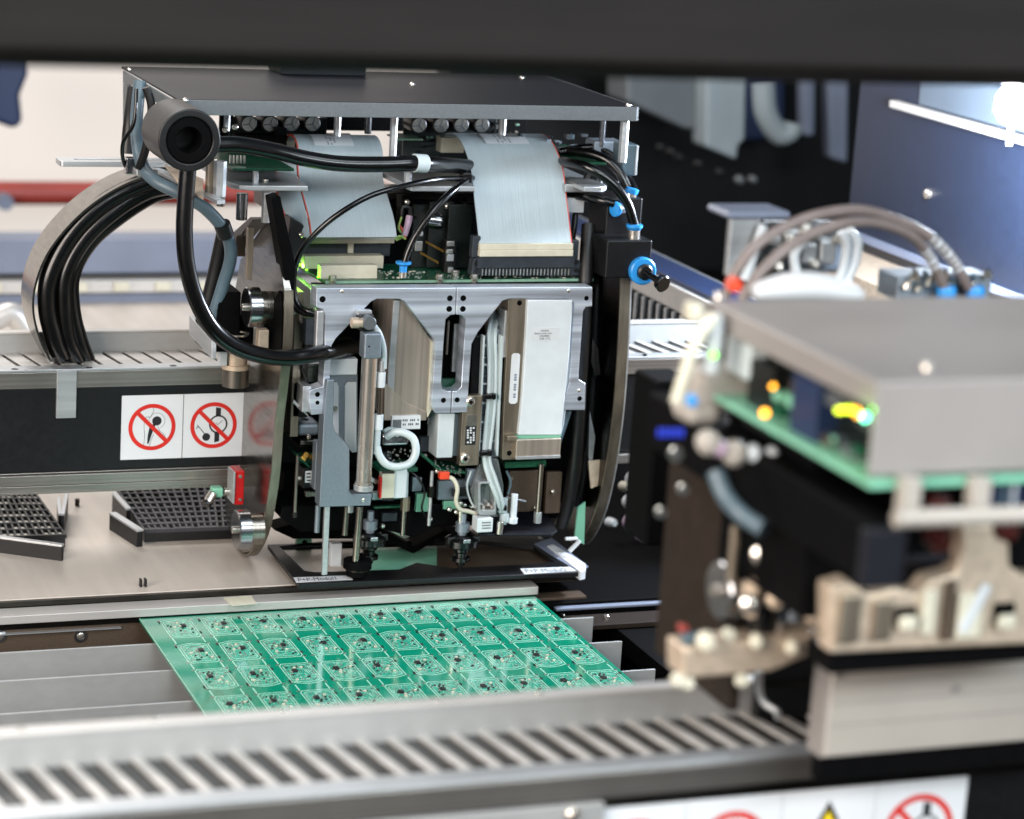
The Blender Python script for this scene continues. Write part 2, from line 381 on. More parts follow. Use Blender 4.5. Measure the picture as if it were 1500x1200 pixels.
# ---------------------------------------------------------------- conveyor rail behind the board panel
cv = Thing('conveyor_rail', 'long grey and white conveyor rail along the back edge of the green board panel', 'conveyor rail', (-100, 0, -255))
g = G().prism([rrect(-420, 74.5, -7.5, 8, 1.6)], 2, -199.5, -194); g.obj('rail_bar', 'bright_aluminium', cv, bevel=.6)
q = PZ([(327, 876), (368, 873), (377, 885), (340, 888)], -193.9); g = G().prism([q], 2, -193.95, -193.6); g.obj('paper_sticker', 'cream_plastic', cv)
g = G().box(-420, 74, -6, 8, -203.2, -199.7); g.obj('rail_channel', 'dark_steel', cv, bevel=.2)
g = G().box(-420, 110, -4, 8, -222, -203.4); g.obj('rail_side', 'brown_plate', cv, bevel=.3)
g = G().box(-420, -200, -7.0, -4.1, -206.2, -205.6); g.obj('rail_lip', 'plain_aluminium', cv)
for i, px in enumerate((0, 118)):
    p = VY(px, 932, -4); 
    g = G().pipe((p.x, -4.7, p.z), (p.x, -3.9, p.z), 4.0, 2.4, 28); g.obj('screw_seat', 'mirror_steel', cv)
    g = G().lathe((p.x, -4.1, p.z), (0, -1, 0), [(-.6, 2.3), (.5, 2.3), (.9, 1.5)], 20); g.obj('screw', 'chrome', cv)
# three support plates under the panel
for i, (pa, pb, lab) in enumerate((((0, 953), (222, 946), 'rearmost grey support plate standing left of the green board panel'),
                                   ((0, 995), (266, 983), 'middle grey support plate standing left of the green board panel'),
                                   ((0, 1042), (300, 1029), 'front grey support plate, nearest the viewer, left of the green board panel'))):
    zt = -203.5; y = (VZ(*pa, zt).y + VZ(*pb, zt).y) / 2
    g = G().box(-420, 98, y - .9, y + .9, -254.5, zt)
    tag(g.obj('support_plate', 'side_aluminium', bevel=.35), lab, 'support plate', 'support plates under the board panel')
# right hand conveyor block beyond the panel
cb = Thing('conveyor_side_block', 'dark conveyor side block with a bright line to the right of the green board panel', 'machine block', (160, -20, -215))
g = G().box(77, 330, -10, 40, -214.5, -205); g.obj('block', 'matt_black', cb, bevel=.6)
g = G().box(84, 330, -16, -11, -209, -206.5); g.obj('slide_bar', 'blue_grey_paint', cb, bevel=1.0)
g = G().box(84, 330, -40, -18.5, -214.4, -211); g.obj('lower_step', 'brown_dark', cb, bevel=.5)
p = VZ(888, 906, -211); g = G().lathe((p.x, p.y, -211), (0, 0, 1), [(0, 1.8), (2, 1.8), (2.6, 1.0)], 16); g.obj('screw', 'chrome', cb)
p = VZ(824, 905, -211); g = G().lathe((p.x, p.y, -211), (0, 0, 1), [(0, 1.8), (2, 1.8), (2.6, 1.0)], 16); g.obj('screw', 'dark_steel', cb)
# ---------------------------------------------------------------- the green panel of boards
pn = Thing('board_panel', 'green panel of forty small printed circuit boards lying on the conveyor', 'circuit board panel', (-59, -100, -201.6))
X0, X1, Y0, Y1, ZP = -189.3, 71.8, -214, -8, -200.0
g = G().box(X0, X1, Y0, Y1, ZP - 1.6, ZP); g.obj('panel_sheet', 'panel_green', pn, bevel=.15)
g = G().box(X0 - .05, X0 + .8, Y0, Y1, ZP - .2, ZP + .04); g.obj('edge_line', 'pcb_edge', pn)
def unit(flip):
    """one round-cornered board outline with its copper, pads and parts; about 21 x 40 mm"""
    r = random.Random(5 + flip); g = G(); s = -1 if flip % 2 else 1
    out = []
    for x, y in ([(-9.4, -13), (-9.4, 12)] + [(-9.4 + 18.8 * i / 8, 12 + 3.2 * math.sin(math.pi * i / 8)) for i in range(1, 8)] + [(9.4, 12), (9.4, -13), (7.6, -15.5), (-7.6, -15.5), (-9.4, -13)]):
        out.append((x, y * s))
    z = ZP + .02
    g.mi(0)
    g.stroke(out, .6, 2, z, z + .05)
    g.mi(1); inner = [(x * .93, y * .93) for x, y in out[:-1]]
    g.prism([inner], 2, z - .01, z + .03)
    g.mi(0); inner2 = [(x * .84, y * .84) for x, y in out]; g.stroke(inner2, .42, 2, z + .03, z + .07)
    for k in range(44):                          # traces
        x = r.uniform(-7, 7); y = r.uniform(-11, 10) * s; l = r.uniform(1.5, 5)
        d = (l, 0) if r.random() < .5 else (0, l)
        pts = [(x, y), (min(max(x + d[0], -8), 8), min(max(y + d[1], -12), 12))]
        if abs(pts[0][0] - pts[1][0]) + abs(pts[0][1] - pts[1][1]) > .3: g.stroke(pts, .34, 2, z + .03, z + .06)
    g.mi(2)
    for k in range(64):                          # solder pads
        x = r.uniform(-8, 8); y = r.uniform(-12.5, 11.5) * s; w = r.uniform(.3, .6); g.box(x - w, x + w, y - .45, y + .45, z + .05, z + .14)
    for x in (-10.2, 10.2):
        for y in (13.5, -14.8): g.box(x - .8, x + .8, y * s - .8, y * s + .8, z, z + .1)
    g.mi(3)
    for k in range(6):                          # small black and tan parts
        x = r.uniform(-7.5, 7.5); y = r.uniform(-12, 11) * s; g.box(x - .55, x + .55, y - .35, y + .35, z + .1, z + .65)
    g.box(-10.9, -10.0, 9.4 * s, 12.2 * s, z, z + .5); g.box(9.8, 10.7, -10.5 * s, -7.8 * s, z, z + .5)
    g.mi(4)
    for k in range(3):
        x = r.uniform(-7, 7); y = r.uniform(-11, 10) * s; g.box(x - .8, x + .8, y - .5, y + .5, z + .1, z + .8)
    return g
units = {}
for row, (yc, flp) in enumerate(((-30, 0), (-75.5, 0), (-121.5, 1), (-167, 1))):
    for col in range(10):
        fl = flp + 2 * ((col * 3 + row * 5) % 4)
        xc = -168.7 + 25.3 * col + (0 if row < 2 else 0)
        if fl not in units:
            gg = unit(fl); gg.v = [(v[0] + xc, v[1] * 1.12 + yc, v[2]) for v in gg.v]
            u = gg.obj('circuit_board', ['panel_trace', 'panel_pour', 'solder', 'chip_black', 'cream_plastic'], pn, at=(xc, yc, ZP))
            cg = G().box(xc + (1 if not flp else -4.5), xc + (4 if not flp else -1.5), yc + (1 if not flp else 2), yc + (5 if not flp else 6), ZP + .1, ZP + 1.1)
            cg.mi(1)
            for k in range(5):
                for sx in (0, 1):
                    xx = xc + (1 if not flp else -4.5) + sx * 3; yy = yc + (1.5 if not flp else 2.5) + k * .75; cg.box(xx - .5, xx + .5, yy - .2, yy + .2, ZP + .1, ZP + .35)
            ch = cg.obj('chip', ['chip_black', 'solder'], u, at=(xc, yc, ZP), bevel=.1)
            units[fl] = (u, ch, xc, yc)
        else:
            u0, ch0, x0, y0 = units[fl]
            u = put(u0, 'circuit_board', pn, (xc - x0, yc - y0, 0))
            c = ch0.copy(); COL.objects.link(c); c.parent = u
# connecting tabs between boards
g = G()
for col in range(10):
    xc = -168.7 + 25.3 * col
    for y in (-52.5, -98.5, -144.5):
        for dx in (-9, 9): g.box(xc + dx - .4, xc + dx + .4, y - 5, y + 5, ZP + .01, ZP + .04)
g.obj('score_line', 'panel_trace', pn, kind='stuff')
# ---------------------------------------------------------------- a gantry beam with its slotted top cover
_s1 = VZ(140, 1118, -63.8); _s2 = VZ(188, 1164, -63.8); SKEW = (_s2.x - _s1.x) / (_s2.y - _s1.y)
def gantry(y0, x0, x1, label, slat_ends, front_steel=None):
    t = Thing('gantry_beam', label, 'gantry beam', ((x0 + x1) / 2, y0 + 30, -150), group='gantry beams')
    zt = -63.8
    G().box(x0, x1, y0 + 1.2, y0 + 58, -131, -76.2).obj('beam_body', 'black_anodised', t, bevel=.6)
    G().box(x0, x1, y0, y0 + 56, -76, zt - 1.8).obj('steel_band', 'beam_steel', t, bevel=.4)
    G().box(x0, x1, y0 + 5, y0 + 50, zt - 1.75, zt - 1.5).obj('mirror_tray', 'mirror_steel' if y0 > 0 else 'slot_floor', t)  # same tray, bright at the rear and dark near, imitating what it reflects
    G().box(x0, x1, y0 + .1, y0 + 11.5, zt - 1.7, zt).obj('front_rim', 'plain_aluminium', t, bevel=.4)
    G().box(x0, x1, y0 + 49, y0 + 54, zt - 1.7, zt + 11.9).obj('rear_wall', 'side_aluminium', t, bevel=.3)
    G().box(x0, x1, y0 + 48.2, y0 + 56, zt + 12, zt + 13.6).obj('wall_lip', 'bright_aluminium', t, bevel=.5)  # lighter lip over a darker face puts the lit top edge into colour
    first = None; x = slat_ends[0]; wide = y0 > 0
    while x < slat_ends[1]:
        if wide and x > -90: first = None; wide = False
        w = 9.6 if wide else 4.3; ya, yb = y0 + 11.3, y0 + 49.1  # rear slats on the left drawn wide to imitate bright trough reflections
        if first is None:
            xa = x - SKEW * 21; xb = x + SKEW * 21
            g = G().prism([[(x + SKEW * -18.9, ya), (x + SKEW * -18.9 + w, ya), (x + SKEW * 18.9 + w, yb), (x + SKEW * 18.9, yb)]], 2, zt - 1.2, zt - .1)
            first = g.obj('slat', 'bright_aluminium', t, bevel=.25); fx = x
        else: put(first, 'slat', t, (x - fx, 0, 0))
        x += 13.05
    return t
rear = gantry(85, -420, 420, 'black rear gantry beam with two prohibition signs left of the placement head', (-300, 300))
g = G()
g.box(-420, -103.6, 83.4, 92, -139, -132.5); g.box(-420, -103.6, 85.2, 92, -131.9, -131.2); g.box(-420, -103.6, 84.2, 92, -143.5, -139.6); g.box(-420, -103.6, 86, 92, -145.5, -144)
g.box(127, 420, 83.4, 92, -139, -132.5)
g.obj('lower_rail', 'beam_steel', rear, bevel=.35)
a = VY(83, 566, 84.5); b = VY(111, 612, 84.5); g = G().box(a.x, b.x, 83.8, 88, b.z, -64.5); g.obj('silver_tab', 'plain_aluminium', rear, bevel=.3)
g = G()
for px in (22, 131, 254):
    p = VY(px, 536, 87); G().cyl((p.x, 88, -63.9), (p.x, 88, -63.65), 2.2).obj('cover_screw', 'dark_steel', rear)
for px in (945,): p = VY(px, 520, 87); G().cyl((p.x, 88, -63.9), (p.x, 88, -62.6), 1.6).obj('cover_screw', 'dark_steel', rear)
pass
# signs ----------------------------------------------------------
def sign(parent, x0, z0, s, y, kind, glue=True):
    f = y
    q = G().box(x0, x0 + s, f - .35, f, z0, z0 + s * 1.06).obj('warning_label', 'label_white', parent)
    cx, cz = x0 + s * .5, z0 + s * .53; R = s * .385
    if kind == 'triangle':
        g = G().prism([[(cx - R * 1.05, cz - R * .8), (cx + R * 1.05, cz - R * .8), (cx, cz + R * 1.05)]], 1, f - .42, f - .36); g.obj('sign_border', 'print_black', q)
        g = G().prism([[(cx - R * .82, cz - R * .67), (cx + R * .82, cz - R * .67), (cx, cz + R * .78)]], 1, f - .5, f - .43); g.obj('sign_field', 'sign_yellow', q)
        g = G().prism([[(cx - R * .12, cz + R * .45), (cx + R * .12, cz + R * .45), (cx + R * .06, cz - R * .2), (cx - R * .06, cz - R * .2)]], 1, f - .56, f - .51)
        g.prism([circle(cx, cz - R * .42, R * .1, 12)], 1, f - .56, f - .51); g.obj('symbol', 'print_black', q); return q
    g = G()
    if kind == 'implant':
        ln = lambda pts, w: g.stroke([(cx + a * R, cz + b * R) for a, b in pts], w, 1, f - .42, f - .36)
        ln([(.0, .95), (.06, .7), (-.02, .55), (-.02, .45)], .25)
        ln([(-.32, .38), (-.34, .0), (-.3, -.35), (-.33, -.75)], .25)
        ln([(-.32, .38), (-.2, .45), (-.05, .42)], .25)
        ln([(.08, -.3), (-.02, -.55), (-.1, -.85)], .25)
        ln([(.25, .02), (.33, -.18), (.5, -.3), (.6, -.5)], .25)
        g.prism([circle(cx + .2 * R, cz + .26 * R, .2 * R, 20)], 1, f - .42, f - .36)
        a = circle(cx + .2 * R, cz + .26 * R, .34 * R, 24, -60, 175); g.stroke(a, .22, 1, f - .42, f - .36)
        g.prism([[(cx + .15 * R, cz + .2 * R), (cx - .1 * R, cz + .05 * R), (cx - .17 * R, cz - .35 * R), (cx - .19 * R, cz - .72 * R), (cx - .12 * R, cz - .7 * R), (cx + .02 * R, cz - .25 * R), (cx + .12 * R, cz)]], 1, f - .42, f - .36)
    else:
        g.prism([[(cx + .08 * R, cz + .78 * R), (cx + .3 * R, cz + .74 * R), (cx + .3 * R, cz + .42 * R), (cx + .08 * R, cz + .4 * R)]], 1, f - .42, f - .36)
        g.prism([[(cx + .05 * R, cz - .32 * R), (cx + .26 * R, cz - .36 * R), (cx + .26 * R, cz - .7 * R), (cx + .05 * R, cz - .75 * R)]], 1, f - .42, f - .36)
        g.prism([circle(cx + .2 * R, cz + .04 * R, .4 * R, 28), circle(cx + .2 * R, cz + .04 * R, .33 * R, 28)], 1, f - .42, f - .36)
        g.stroke([(cx + .1 * R, cz + .12 * R), (cx + .18 * R, cz + .02 * R), (cx + .38 * R, cz + .2 * R)], .3, 1, f - .42, f - .36)
        g.prism([circle(cx - .3 * R, cz - .5 * R, .17 * R, 18)], 1, f - .42, f - .36)
        g.stroke([(cx - .34 * R, cz - .42 * R), (cx - .5 * R, cz - .2 * R), (cx - .7 * R, cz + .02 * R)], .55, 1, f - .42, f - .36)
        g.stroke([(cx - .66 * R, cz - .03 * R), (cx - .74 * R, cz - .12 * R)], .5, 1, f - .42, f - .36)
    g.obj('symbol', 'print_black', q)
    g = G().prism([circle(cx, cz, R, 56), circle(cx, cz, R * .83, 56)], 1, f - .5, f - .43)
    d = .7071 * R * .9; g.stroke([(cx - d, cz + d), (cx + d, cz - d)], R * .17, 1, f - .58, f - .51)
    g.obj('prohibition_ring', 'sign_red', q)
    return q
lx = -182.9; lz = -124.6
sign(rear, lx, lz, 40.0, 85.9, 'implant'); sign(rear, lx + 40.5, lz, 40.0, 85.9, 'watch')
# front gantry ------------------------------------------------------
front = gantry(-612, -620, 420, 'near gantry beam with bright slotted top across the bottom of the picture', (-420, -14))
G().box(-620, -139.5, -614.5, -611, -150, -77).obj('grey_face', 'side_aluminium', front, bevel=.5)
G().box(-138.5, 420, -613, -611.3, -79.5, -76.2).obj('dark_profile', 'dark_steel', front, bevel=.3)
fz = VY(1420, 1137, -612).z
for i, k in enumerate(('watch', 'implant', 'triangle', 'watch')):
    x1 = VY(1420, 1137, -612).x; w = 43.3; sign(front, x1 - (4 - i) * w, fz - w * 1.06 + .3, w - .3, -611.4 , k)
g = G()
for px, py in ((32, 1063), (228, 1055), (415, 1048), (643, 1038), (790, 1020), (1002, 1005)):
    p = VY(px, py, -560); G().lathe((p.x, -560, -51.2), (0, 0, 1), [(0, 1.7), (1.2, 1.5), (1.9, .8)], 14).obj('wall_screw', 'chrome', front)
p = VY(838, 1192, -614); g = G().lathe((p.x, -614.4, p.z), (0, -1, 0), [(0, 3.2), (1.2, 3.0), (2.2, 1.8)], 18); g.obj('face_screw', 'chrome', front)
# little bent hook at the right end of the near slots
g = G().tube([VY(1112, 985, -590), VY(1112, 1012, -590), VY(1120, 1030, -592), VY(1137, 1042, -596), VY(1140, 1052, -596)], 1.6, 8); tag(g.obj('bent_hook', 'plain_aluminium'), 'small bent metal hook hanging at the right end of the near slotted cover', 'hook')
# ---------------------------------------------------------------- cable loop standing in the rear trough
lp = Thing('cable_loop', 'arched steel band with black cables standing behind the left end of the rear beam', 'cable loop', (-200, 115, -65))
def loop(pts, y): return [VY(a, b, y) for a, b in pts]
bp = catmull(loop([(262, 246), (222, 252), (178, 266), (134, 292), (96, 326), (64, 368), (47, 412), (44, 452), (54, 492), (70, 524)], 108), 5)
rows = [[p + Vector((0, -12 + 13 * j, 0)) for j in range(4)] for p in bp]
G().sheet(rows, 1.4).obj('steel_band', 'plate_steel', lp)
for i, (dy, off) in enumerate(((103, 0), (110, 11), (106, 20), (112, 31))):
    pts = [(262, 262 + off * .5), (212 + off * .2, 270 + off * .6), (152 + off * .5, 298 + off * .7), (106 + off * .8, 344 + off * .4), (76 + off, 402), (72 + off * 1.0, 455), (82 + off * 1.0, 500), (94 + off * 1.0, 528)]
    G().tube(loop([(a + random.uniform(-3, 3), b + random.uniform(-3, 3)) for a, b in pts], dy), 6.0, 16).obj('cable', 'rubber', lp)
# ---------------------------------------------------------------- top frame across the picture
z = VY(750, 112, -634).z
g = G().prism([[(-634, z), (-600, z), (-596, z + 4), (-596, z + 50), (-646, z + 50), (-646, z + 7)]], 0, -900, 900)
tag(g.obj('frame_beam', 'frame_paint', bevel=1.5), 'dark grey painted frame beam across the top of the picture', 'frame beam')
# ---------------------------------------------------------------- rear of the machine, far and out of focus
rw = Thing('machine_frame', 'blurred blue grey rear machine frame seen left of the placement head', 'machine frame', (-200, 880, -190))
def strip(name, pa, pb, y, dy, m, x0=-900, x1=330, par=rw):
    za = VY(100, pa, y).z; zb = VY(100, pb, y).z
    return G().box(x0, x1, y, y + dy, zb, za).obj(name, m, par, bevel=1)
strip('upper_panel', 351, 401, 880, 40, 'blue_grey_paint')
strip('shadow_gap', 401, 412, 900, 10, 'black_plastic')
strip('slotted_rail', 412, 430, 872, 30, 'bright_aluminium')
for k in range(20):
    x = -420 + 40 * k; G().box(x, x + 14, 868, 872, VY(100, 427, 870).z, VY(100, 414, 870).z).obj('rail_pad', 'cream_plastic', rw)
strip('middle_panel', 431, 446, 880, 30, 'blue_grey_paint')
strip('lower_gap', 447, 463, 884, 10, 'brown_plate')
zc = VY(100, 283, 1400).z
g = G().cyl((-1200, 1400, zc), (420, 1400, zc), 13.5, 24); tag(g.obj('red_pipe', 'red_pipe_paint'), 'blurred red pipe running level behind the cable loop', 'pipe')
g = G(); p = VY(4, 293, 1380); g.cyl((p.x, 1380, p.z), (p.x, 1360, p.z), 9, 16); tag(g.obj('pipe_bracket', 'blue_grey_paint'), 'blurred blue grey bracket bolt on the red pipe at the left edge', 'bracket')
g = G().box(-1300, 545, 1600, 1606, -260, 620); tag(g.obj('bright_window', 'window_bright'), 'bright out of focus window filling the background behind the left of the machine', 'window')
# dark coat-like shape against the window
q = PY([(-30, 60), (40, 70), (42, 110), (30, 140), (34, 180), (22, 190), (-30, 170)], 1300)
g = G().prism([q], 1, 1300, 1380); tag(g.obj('hanging_bag', 'deep_blue', bevel=8), 'dark blurred bundle hanging at the upper left edge', 'bag')
q = PY([(-20, 440), (30, 455), (60, 480), (52, 512), (-20, 505)], 500)
g = G().tube([VY(-10, 470, 500), VY(18, 460, 500), VY(40, 490, 500), VY(60, 520, 500)], 9, 12); tag(g.obj('bent_pipe', 'bright_aluminium'), 'pale bent pipe end out of focus at the left edge behind the cable loop', 'pipe')
# ---------------------------------------------------------------- interior right: side wall, rear panel, window, lamp
XW = 470
tag(G().box(XW, XW + 12, -900, 351, -255, 175).obj('side_wall', 'wall_paint', bevel=2), 'dark blue grey inner side wall of the machine lit by the lamp at the upper right', 'machine wall')
g = G(); zl = VX(1250, 337, XW).z
G().box(XW - 6, XW - .5, -900, 350, zl - 5, zl).obj('wall_trim', 'blue_grey_paint')
tag(bpy.data.objects['wall_trim'], 'long pale trim strip along the foot of the dark side wall', 'trim')
G().box(XW - 60, XW - .4, -900, 340, -255, zl - 14).obj('wall_ledge', 'casting')
tag(bpy.data.objects['wall_ledge'], 'brown ledge running below the trim of the side wall', 'ledge')
tag(G().box(470, 1400, 1340, 1380, -255, 620).obj('back_wall', 'black_plastic'), 'black rear panel closing the machine behind the placement head', 'machine panel')
wt = Thing('wall_window', 'frosted window pane in the side wall beside the lamp', 'window', (XW, 0, 100))
a = VX(1345, 158, XW - 3); b = VX(1500, 192, XW - 3)
G().box(XW - 3, XW - .5, -500, a.y, a.z + 3, 175).obj('pane', 'frosted_glass', wt)
G().box(XW - 12, XW - 3.2, -500, a.y + 30, a.z - 4, a.z + 2).obj('sill', 'bright_aluminium', wt, bevel=1)
p = VX(1360, 284, XW - 1); g = G().lathe((XW - .2, p.y, p.z), (-1, 0, 0), [(0, 4), (3, 3.4), (4, 2)], 14); tag(g.obj('wall_bolt', 'chrome'), 'single pale bolt head on the dark side wall', 'bolt')
# lamp
lpos = VX(1484, 158, 420)
lm = Thing('work_lamp', 'glaring white work lamp at the upper right edge', 'lamp', tuple(lpos))
G().lathe((lpos.x, lpos.y, lpos.z - 13), (0, 0, 1), [(0, 3), (3, 9), (10, 13), (20, 13), (27, 9), (30, 3)], 20).obj('lamp_bulb', 'lamp_glow', lm)
G().cyl((lpos.x, lpos.y, lpos.z + 16), (lpos.x, lpos.y, lpos.z + 60), 10).obj('lamp_socket', 'bright_aluminium', lm)
G().cyl((lpos.x, lpos.y, lpos.z - 26), (lpos.x, lpos.y, lpos.z - 12), 2.2).obj('lamp_pin', 'lamp_glow', lm)
pl = bpy.data.lights.new('work_lamp_light', 'POINT'); pl.energy = 18; pl.color = (.78, .87, 1); pl.shadow_soft_size = .03
po = bpy.data.objects.new('work_lamp_light', pl); COL.objects.link(po); po.location = (lpos + Vector((-45, -20, -10))) * S
# blurred grey casing, drapes and brackets deep inside
def far(name, pts, y, dy, m, label, cat, bev=4):
    g = G().prism([PY(pts, y)], 1, y, y + dy); return tag(g.obj(name, m, bevel=bev), label, cat)
far('casing', [(918, 60), (1040, 60), (1040, 196), (1000, 188), (918, 150)], 1150, 60, 'cover_lip', 'dark grey casing out of focus, right of the top cover', 'casing')
far('drape', [(1036, 60), (1096, 60), (1092, 205), (1082, 214), (1080, 235), (1034, 216)], 1120, 40, 'drape', 'pale grey hanging cover beside the dark grey casing', 'cover')
far('blue_panel', [(1100, 60), (1150, 60), (1150, 200), (1090, 208)], 1250, 20, 'deep_blue', 'deep blue panel behind the pale hook shape', 'panel')
g = G().tube([VY(1118, 120, 1100), VY(1122, 165, 1100), VY(1140, 195, 1100), VY(1156, 192, 1100), VY(1160, 180, 1100)], 13, 10); tag(g.obj('hanging_hose', 'drape'), 'pale curled hose end hanging before the deep blue panel', 'hose')
far('curtain_strip', [(1176, 60), (1196, 60), (1194, 200), (1178, 200)], 1200, 20, 'blue_grey_paint', 'narrow blue grey strip, left of two by the side wall', 'strip')
far('curtain_strip', [(1212, 60), (1245, 60), (1242, 240), (1216, 232)], 1200, 20, 'blue_grey_paint', 'wider blue grey strip reaching lower, right of two by the side wall', 'strip')
r = random.Random(3); ORD = ('leftmost', 'second from the left', 'third from the left', 'middle one', 'third from the right', 'second from the right', 'rightmost')
for i, (px, py, rr) in enumerate(((965, 215, 5), (980, 222, 6), (992, 230, 6), (1020, 240, 6), (1052, 252, 6), (1081, 263, 7), (1100, 262, 6))):
    p = VY(px, py, 1050); g = G().lathe((p.x, 1050, p.z), (0, -1, 0), [(0, rr * .7), (8, rr * .7), (11, rr * .4)], 12)
    tag(g.obj('clamp_bolt', 'cover_lip' if i > 4 else 'black_anodised'), ORD[i] + ' of seven blurred clamp bolts in the dark under the casings', 'bolt', 'blurred clamp bolts in a row')
# Y rail running away on the right
yr = Thing('depth_rail', 'long slotted rail running away into the machine right of the blue fittings', 'rail', (300, 350, -90))
G().box(266, 312, 60, 700, -58, -46).obj('rail_top', 'plain_aluminium', yr, bevel=1)
G().box(270, 300, 60, 700, -46, -42).obj('rail_strip', 'deep_blue', yr, bevel=1)
G().box(262, 266, 60, 700, -62, -44).obj('rail_edge', 'bright_aluminium', yr, bevel=1)
G().box(262, 310, 60, 700, -96, -63).obj('rail_body', 'matt_black', yr)
first = None
for k in range(36):
    if first is None: first = G().box(259, 261.5, 62, 66, -88, -62).obj('fin', 'plain_aluminium', yr)
    else: put(first, 'fin', yr, (0, 14 * k, 0))
G().box(258, 261, 60, 700, -92, -88).obj('rail_foot', 'cover_lip', yr)
# ================================================================ THE REAR PLACEMENT HEAD
hd = Thing('placement_head', 'large open component placement head with ribbon cables, in focus at the centre', 'placement head', (20, 60, -150))
TZ = 117.6
# ---- top cover: folded sheet
cvr = G().box(-170, 126.5, 10, 172, TZ - 1.6, TZ)
cover = cvr.obj('top_cover', 'cover_dark', hd, bevel=.5)
G().box(-170, 126.5, 8.4, 9.9, TZ - 9.2, TZ - .2).obj('front_lip', 'cover_lip', cover, bevel=.35)
lipL = PX([(262, 150), (183, 103), (183, 122), (205, 128), (212, 140), (262, 167)], -170)
g = G().prism([lipL], 0, -171.4, -170.1); g.obj('side_lip', 'cover_lip', cover, bevel=.3)
G().box(126.6, 128, 10, 172, TZ - 9.2, TZ - .2).obj('side_lip', 'cover_lip', cover, bevel=.3)
for px, py in ((190, 100), (272, 145), (604, 122), (765, 112), (921, 153)):
    p = VZ(px, py + 2, TZ); G().lathe((p.x, p.y, TZ), (0, 0, 1), [(0, 2.0), (.8, 1.8), (1.5, .8)], 14).obj('cover_screw', 'chrome', cover)
a = VZ(418, 113, TZ); G().box(VZ(418, 113, TZ).x, VZ(538, 113, TZ).x, 140, 172, TZ + .1, TZ + 16).obj('cable_duct', 'cover_dark', hd, bevel=1)
# ---- left rear corner sheet under the cover
g = G().prism([PX([(180, 122), (188, 124), (188, 178), (180, 182)], -169)], 0, -169, -167); g.obj('corner_sheet', 'cover_lip', hd, bevel=.3)
# ---- standoffs of the cover
def stand(px, py0, py1, y, r, m='plain_aluminium', n=6, name='standoff'):
    a = VY(px, py0, y); b = VY(px, py1, y); return G().cyl((a.x, y, b.z), (a.x, y, a.z), r, n).obj(name, m, hd, bevel=.2)
stand(916, 172, 238, 16, 2.9)
stand(495, 168, 200, 60, 2.3); stand(540, 168, 196, 90, 2.3, 'mirror_steel'); stand(578, 168, 245, 40, 2.4)
stand(737, 170, 198, 60, 2.4); stand(333, 166, 192, 30, 2.0); stand(884, 172, 215, 60, 2.0, 'mirror_steel')
stand(598, 252, 275, 40, 2.6); stand(585, 285, 330, 60, 3.0, 'dark_steel')
# ---- driver boards with electrolytic capacitors
def pboxobj(name, m, a, b, c, d, y, dy, bevel=.3, par=None, **k): return G().pbox(a, b, c, d, y, dy).obj(name, m, par or hd, bevel=bevel, **k)
bd1 = pboxobj('driver_board', 'pcb_dark', 335, 172, 478, 246, 118, 2)
bd2 = pboxobj('driver_board', 'pcb_dark', 590, 172, 726, 262, 118, 2)
capm = None
for i, px in enumerate((365, 396, 427, 458, 614, 646, 676, 706)):
    p = VY(px, 182 + (2 if i > 3 else 0), 100)
    if capm is None:
        c0 = (p.x, p.z)
        g = G().lathe((p.x, 117.5, p.z), (0, -1, 0), [(0, 5.7), (15.5, 5.7), (16.6, 5.4), (17, 4.7)], 28); capm = g.obj('capacitor', 'black_plastic', hd)
        g = G().cyl((p.x, 100.6, p.z), (p.x, 100.25, p.z), 4.6, 28)
        for k in range(3):
            an = math.radians(90 + 120 * k); 
        end = g.obj('can_top', 'solder', capm)
        g = G()
        for k in range(3):
            an = math.radians(70 + 120 * k); g.stroke([(p.x, p.z), (p.x + 3.9 * math.cos(an), p.z + 3.9 * math.sin(an))], .7, 1, 100.05, 100.2)
        vent = g.obj('vent_groove', 'cover_lip', capm)
    else:
        c = put(capm, 'capacitor', hd, (p.x - c0[0], 0, p.z - c0[1]))
        for ch in (end, vent):
            q = ch.copy(); COL.objects.link(q); q.parent = c
# black panels added to shut out the bright background, then board clutter
pboxobj('added_dark_backing', 'matt_black', 470, 168, 604, 192, 150, 3)
pboxobj('added_dark_backing', 'matt_black', 476, 196, 512, 262, 150, 3)
pboxobj('added_dark_backing', 'pcb_dark', 574, 196, 640, 262, 150, 3)
pboxobj('added_dark_backing', 'matt_black', 322, 166, 342, 205, 120, 3)
pboxobj('added_dark_backing', 'matt_black', 720, 172, 770, 250, 150, 3)
r = random.Random(11)
g = G()
for (x0, y0_, x1, y1_) in ((340, 196, 440, 244), (600, 200, 648, 240), (722, 176, 760, 240)):
    for k in range(16):
        px = r.uniform(x0, x1); py = r.uniform(y0_, y1_); w = r.uniform(2, 5); g.mi(r.choice((0, 0, 1, 2))); g.pbox(px, py, px + w, py + r.uniform(2, 6), 116 - r.uniform(0, 3), 3)
g.obj('board_component', ['black_plastic', 'solder', 'pcb_edge'], hd, kind='stuff')
pboxobj('heat_shield', 'matt_black', 345, 198, 420, 240, 96, 10)
g = G()
for k in range(5): g.pbox(337 + k * 5.2, 228, 339 + k * 5.2, 240, 40, 2)
g.obj('pin_header', 'solder', hd)
